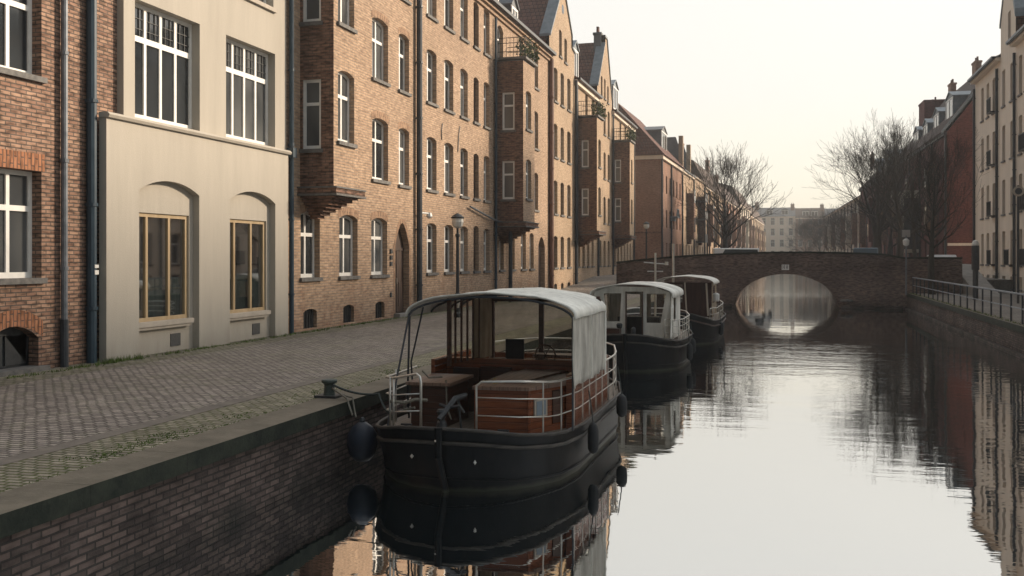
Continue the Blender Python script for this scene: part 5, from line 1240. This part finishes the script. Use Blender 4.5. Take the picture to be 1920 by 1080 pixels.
ms_ = MB().tube([W2(-3.62, 27.6, .8), W2(-3.62, 27.6, 2.95)], .03, 8).tube([W2(-3.95, 27.6, 2.68), W2(-3.25, 27.6, 2.62)], .018, 6).tube([W2(-3.85, 27.6, 2.42), W2(-3.4, 27.6, 2.42)], .018, 6); ms_.lathe([(.05, 0), (.05, .1)], W2(-3.3, 27.6, 2.6), 8); ms_.build('mast', 'steel_rail', b2)
MB().lathe([(.045, 0), (.06, .03), (.06, .16), (.035, .2)], W2(-3.62, 23.5, .9), 10).build('bow_bitt', 'black_iron', b2); MB().lathe([(.05, 0), (.07, .03), (.08, .12), (.05, .16)], W2(-4.5, 24.0, 1.03), 10).build('bow_bitt', 'black_iron', b2); MB().lathe([(.05, 0), (.07, .03), (.08, .1), (.05, .13)], W2(-4.05, 24.0, 1.03), 10).build('bow_bitt', 'black_iron', b2)
fender(-2.40, 25.0, .62, .45, .08, 'black sausage fender at the shoulder of the middle boat'); fender(-2.40, 25.9, .66, .40, .08, 'black sausage fender by the stern rail of the middle boat')
# ---- boat 3
b3 = empty('canal_boat', (-3.45, 31.0, 0), 'farthest canal boat, dark with maroon curtains under a pale roof, beside the bridge', 'boat', 'canal boats moored along the left quay')
gx3, gz3 = hull(b3, 6.6, 1.30, .72, 1.05, rub='mahogany_dark')
W3 = lambda x, y, z: (x + 3.45, y - 31.0, z)
canopy_roof(b3, 33.6 - 31, 36.4 - 31, -4.45 + 3.45, -2.42 + 3.45, 1.95, 2.16, drop=.06)
F3 = lambda a, z, n: W3(a, 33.9 - n, z)
MB().plate(F3, [(-4.4, .75), (-2.5, .75), (-2.5, 1.95), (-4.4, 1.95)], [[(-4.15, 1.25), (-3.5, 1.25), (-3.5, 1.88), (-4.15, 1.88)]], 0, -.04, back=True).build('cabin_front', 'canvas_maroon', b3)
MB().plate(F3, [(-4.15, 1.25), (-3.5, 1.25), (-3.5, 1.88), (-4.15, 1.88)], [], -.02, -.022).build('cabin_window', 'boat_vinyl', b3)
MB().plate(lambda a, z, n: W3(-2.5 + n, a, z), [(33.9, .75), (36.3, .75), (36.3, 1.93), (33.9, 1.93)], [[(34.4, 1.2), (35.6, 1.2), (35.6, 1.8), (34.4, 1.8)]], 0, -.02, back=True).build('cabin_side', 'canvas_brown', b3)
MB().tube([W3(-3.35, 33.86, .8), W3(-3.42, 33.86, 1.95)], .03, 6).build('cabin_post', 'stucco_pale', b3); MB().tube([W3(-2.62, 33.86, .8), W3(-2.68, 33.86, 1.93)], .035, 6).build('cabin_post', 'stucco_pale', b3)
lounge_rail(b3, gx3, gz3, .9, 6.6, 1, 6.4, around=True, hts=(.22, .42), nposts=12)
MB().tube([W3(-4.15, 36.8, .8), W3(-4.15, 36.8, 3.35)], .045, 8).build('mast', 'steel_rail', b3)
MB().lathe([(.1, 0), (.13, .05), (.13, .25), (.05, .3)], W3(-2.45, 35.2, 1.25), 8).build('deck_lantern', 'white_paint', b3)
fender(-2.12, 32.9, .66, .45, .08, 'black sausage fender on the farthest boat')
# ================================================================== parked cars on the far side of the bridge
def car(x, y, rz, mat, label, van=False):
    c_ = empty('parked_car', (x, y, ZB), label, 'car', 'cars parked beyond the bridge', rz)
    h1 = 1.0 if van else .82; h2 = 1.95 if van else 1.45
    pr_ = [(-2.1, .28), (2.1, .28), (2.15, .6), (2.05, h1 * .92), (1.2, h1), (.65 if not van else 1.35, h2 - .02), (-1.2 if not van else -2.0, h2), (-1.95, h1 + .05), (-2.15, .7)]
    b_ = MB().prism(lambda a, z, n: (a, n, z), pr_, -.85, .85).build('body', mat, c_); bv = b_.modifiers.new('bevel', 'BEVEL'); bv.width = .09; bv.segments = 3
    MB().prism(lambda a, z, n: (a, n, z), [(-1.6, h1 + .06), (.98 if not van else 1.35, h1 + .06), (.55 if not van else 1.2, h2 - .12), (-1.15, h2 - .1)], -.87, .87).build('side_windows', 'pane_dark', c_)
    for wx in (-1.35, 1.35):
        for wy in (-.78, .78):
            w_ = MB().lathe([(.12, -.1), (.30, -.1), (.32, -.06), (.32, .06), (.30, .1), (.12, .1)], k=18).build('wheel', 'rubber', c_); w_.rotation_euler = (R(90), 0, 0); w_.location = (wx, wy, .32)
            MB().lathe([(.0, -.102), (.19, -.106), (.19, .106), (0, .102)], k=14).build('rim', 'pipe_zinc', w_)
    for wy in (-.6, .6): MB().xyz(2.09, 2.17, wy - .14, wy + .14, .62, .76).build('headlight', 'lamp_glass', c_)
    return c_
car(onz(1388, 74), 74, .1, 'car_white', 'white van beside the left bare tree, roof showing above the bridge parapet', True)
car(onz(1420, 82), 82, 1.4, 'car_grey', 'grey car right of the white van, roof just above the bridge parapet')
car(onz(1623, 76), 76, 1.5, 'car_blue', 'dark blue car at the foot of the large forked tree', True)
car(10.8, 76.0, 1.6, 'car_grey', 'grey car at the top of the concrete ramp beside the crimson end gable')
# ================================================================== weeds
wd_ = MB(); rnd = random.Random(12)
def tuft(x, y, z, h_, n):
    for k in range(n):
        a = rnd.uniform(0, 6.28); r_ = abs(rnd.gauss(0, .05)); bx_, by_ = x + r_ * math.cos(a), y + r_ * math.sin(a); l_ = h_ * rnd.uniform(.5, 1.3); w_ = .006 + .004 * rnd.random(); q = rnd.uniform(0, 6.28); lx, ly = rnd.gauss(0, .4) * l_, rnd.gauss(0, .4) * l_
        wd_.add([(bx_ - w_ * math.cos(q), by_ - w_ * math.sin(q), z), (bx_ + w_ * math.cos(q), by_ + w_ * math.sin(q), z), (bx_ + lx, by_ + ly, z + l_)], [(0, 1, 2)])
for k in range(420): 
    y = rnd.uniform(12.5, 34); tuft(-12.0 + abs(rnd.gauss(0, .09)) + (.03 if y < 21 else 0), y, GW, rnd.uniform(.02, .06), 7)
for k in range(420): tuft(-6.12 - abs(rnd.gauss(0, .05)), 5 + 21 * rnd.random() ** 1.6, GW, rnd.uniform(.008, .022), 4)
for k in range(140): y = rnd.choice([8.9, 9.1, 8.4, 7.8, 10.4, 12.4, 15.0]) + rnd.gauss(0, .2); tuft(-6.3 - abs(rnd.gauss(0, .15)), y, GW, .016, 6)
for k in range(30): tuft(-12.0 + rnd.gauss(.08, .06), 15.0 + rnd.gauss(0, .35), GW, .10, 8)
tag(wd_.build('weeds', 'grass_blade'), 'thin green weeds growing along the quay coping and at the foot of the facades', 'weeds', kind='stuff')
vd = MB()
for k in range(700):
    y = rnd.uniform(10, 56); x = 6.36 + abs(rnd.gauss(0, .09)); l_ = rnd.uniform(.02, .07)
    vd.add([(x - .012, y, GW + .02), (x + .012, y, GW + .02), (x + rnd.gauss(0, .02), y + rnd.gauss(0, .02), GW + .02 + l_)], [(0, 1, 2)])
tag(vd.build('moss', 'grass_blade'), 'moss and grass on top of the right quay coping', 'moss', kind='stuff')
# ================================================================== haze
m, t, o = newmat('haze_air')
pv = t.nodes.new('ShaderNodeVolumePrincipled'); pv.inputs['Color'].default_value = (.95, .93, .9, 1); pv.inputs['Density'].default_value = .00095; pv.inputs['Anisotropy'].default_value = .45
t.links.new(pv.outputs[0], o.inputs['Volume'])
HAZE = True
if HAZE:
    hz = MB().xyz(-750, 750, -100, 1450, -2.2, 24).build('haze', 'haze_air'); tag(hz, 'faint pale haze in the air over the canal', 'haze', kind='stuff')
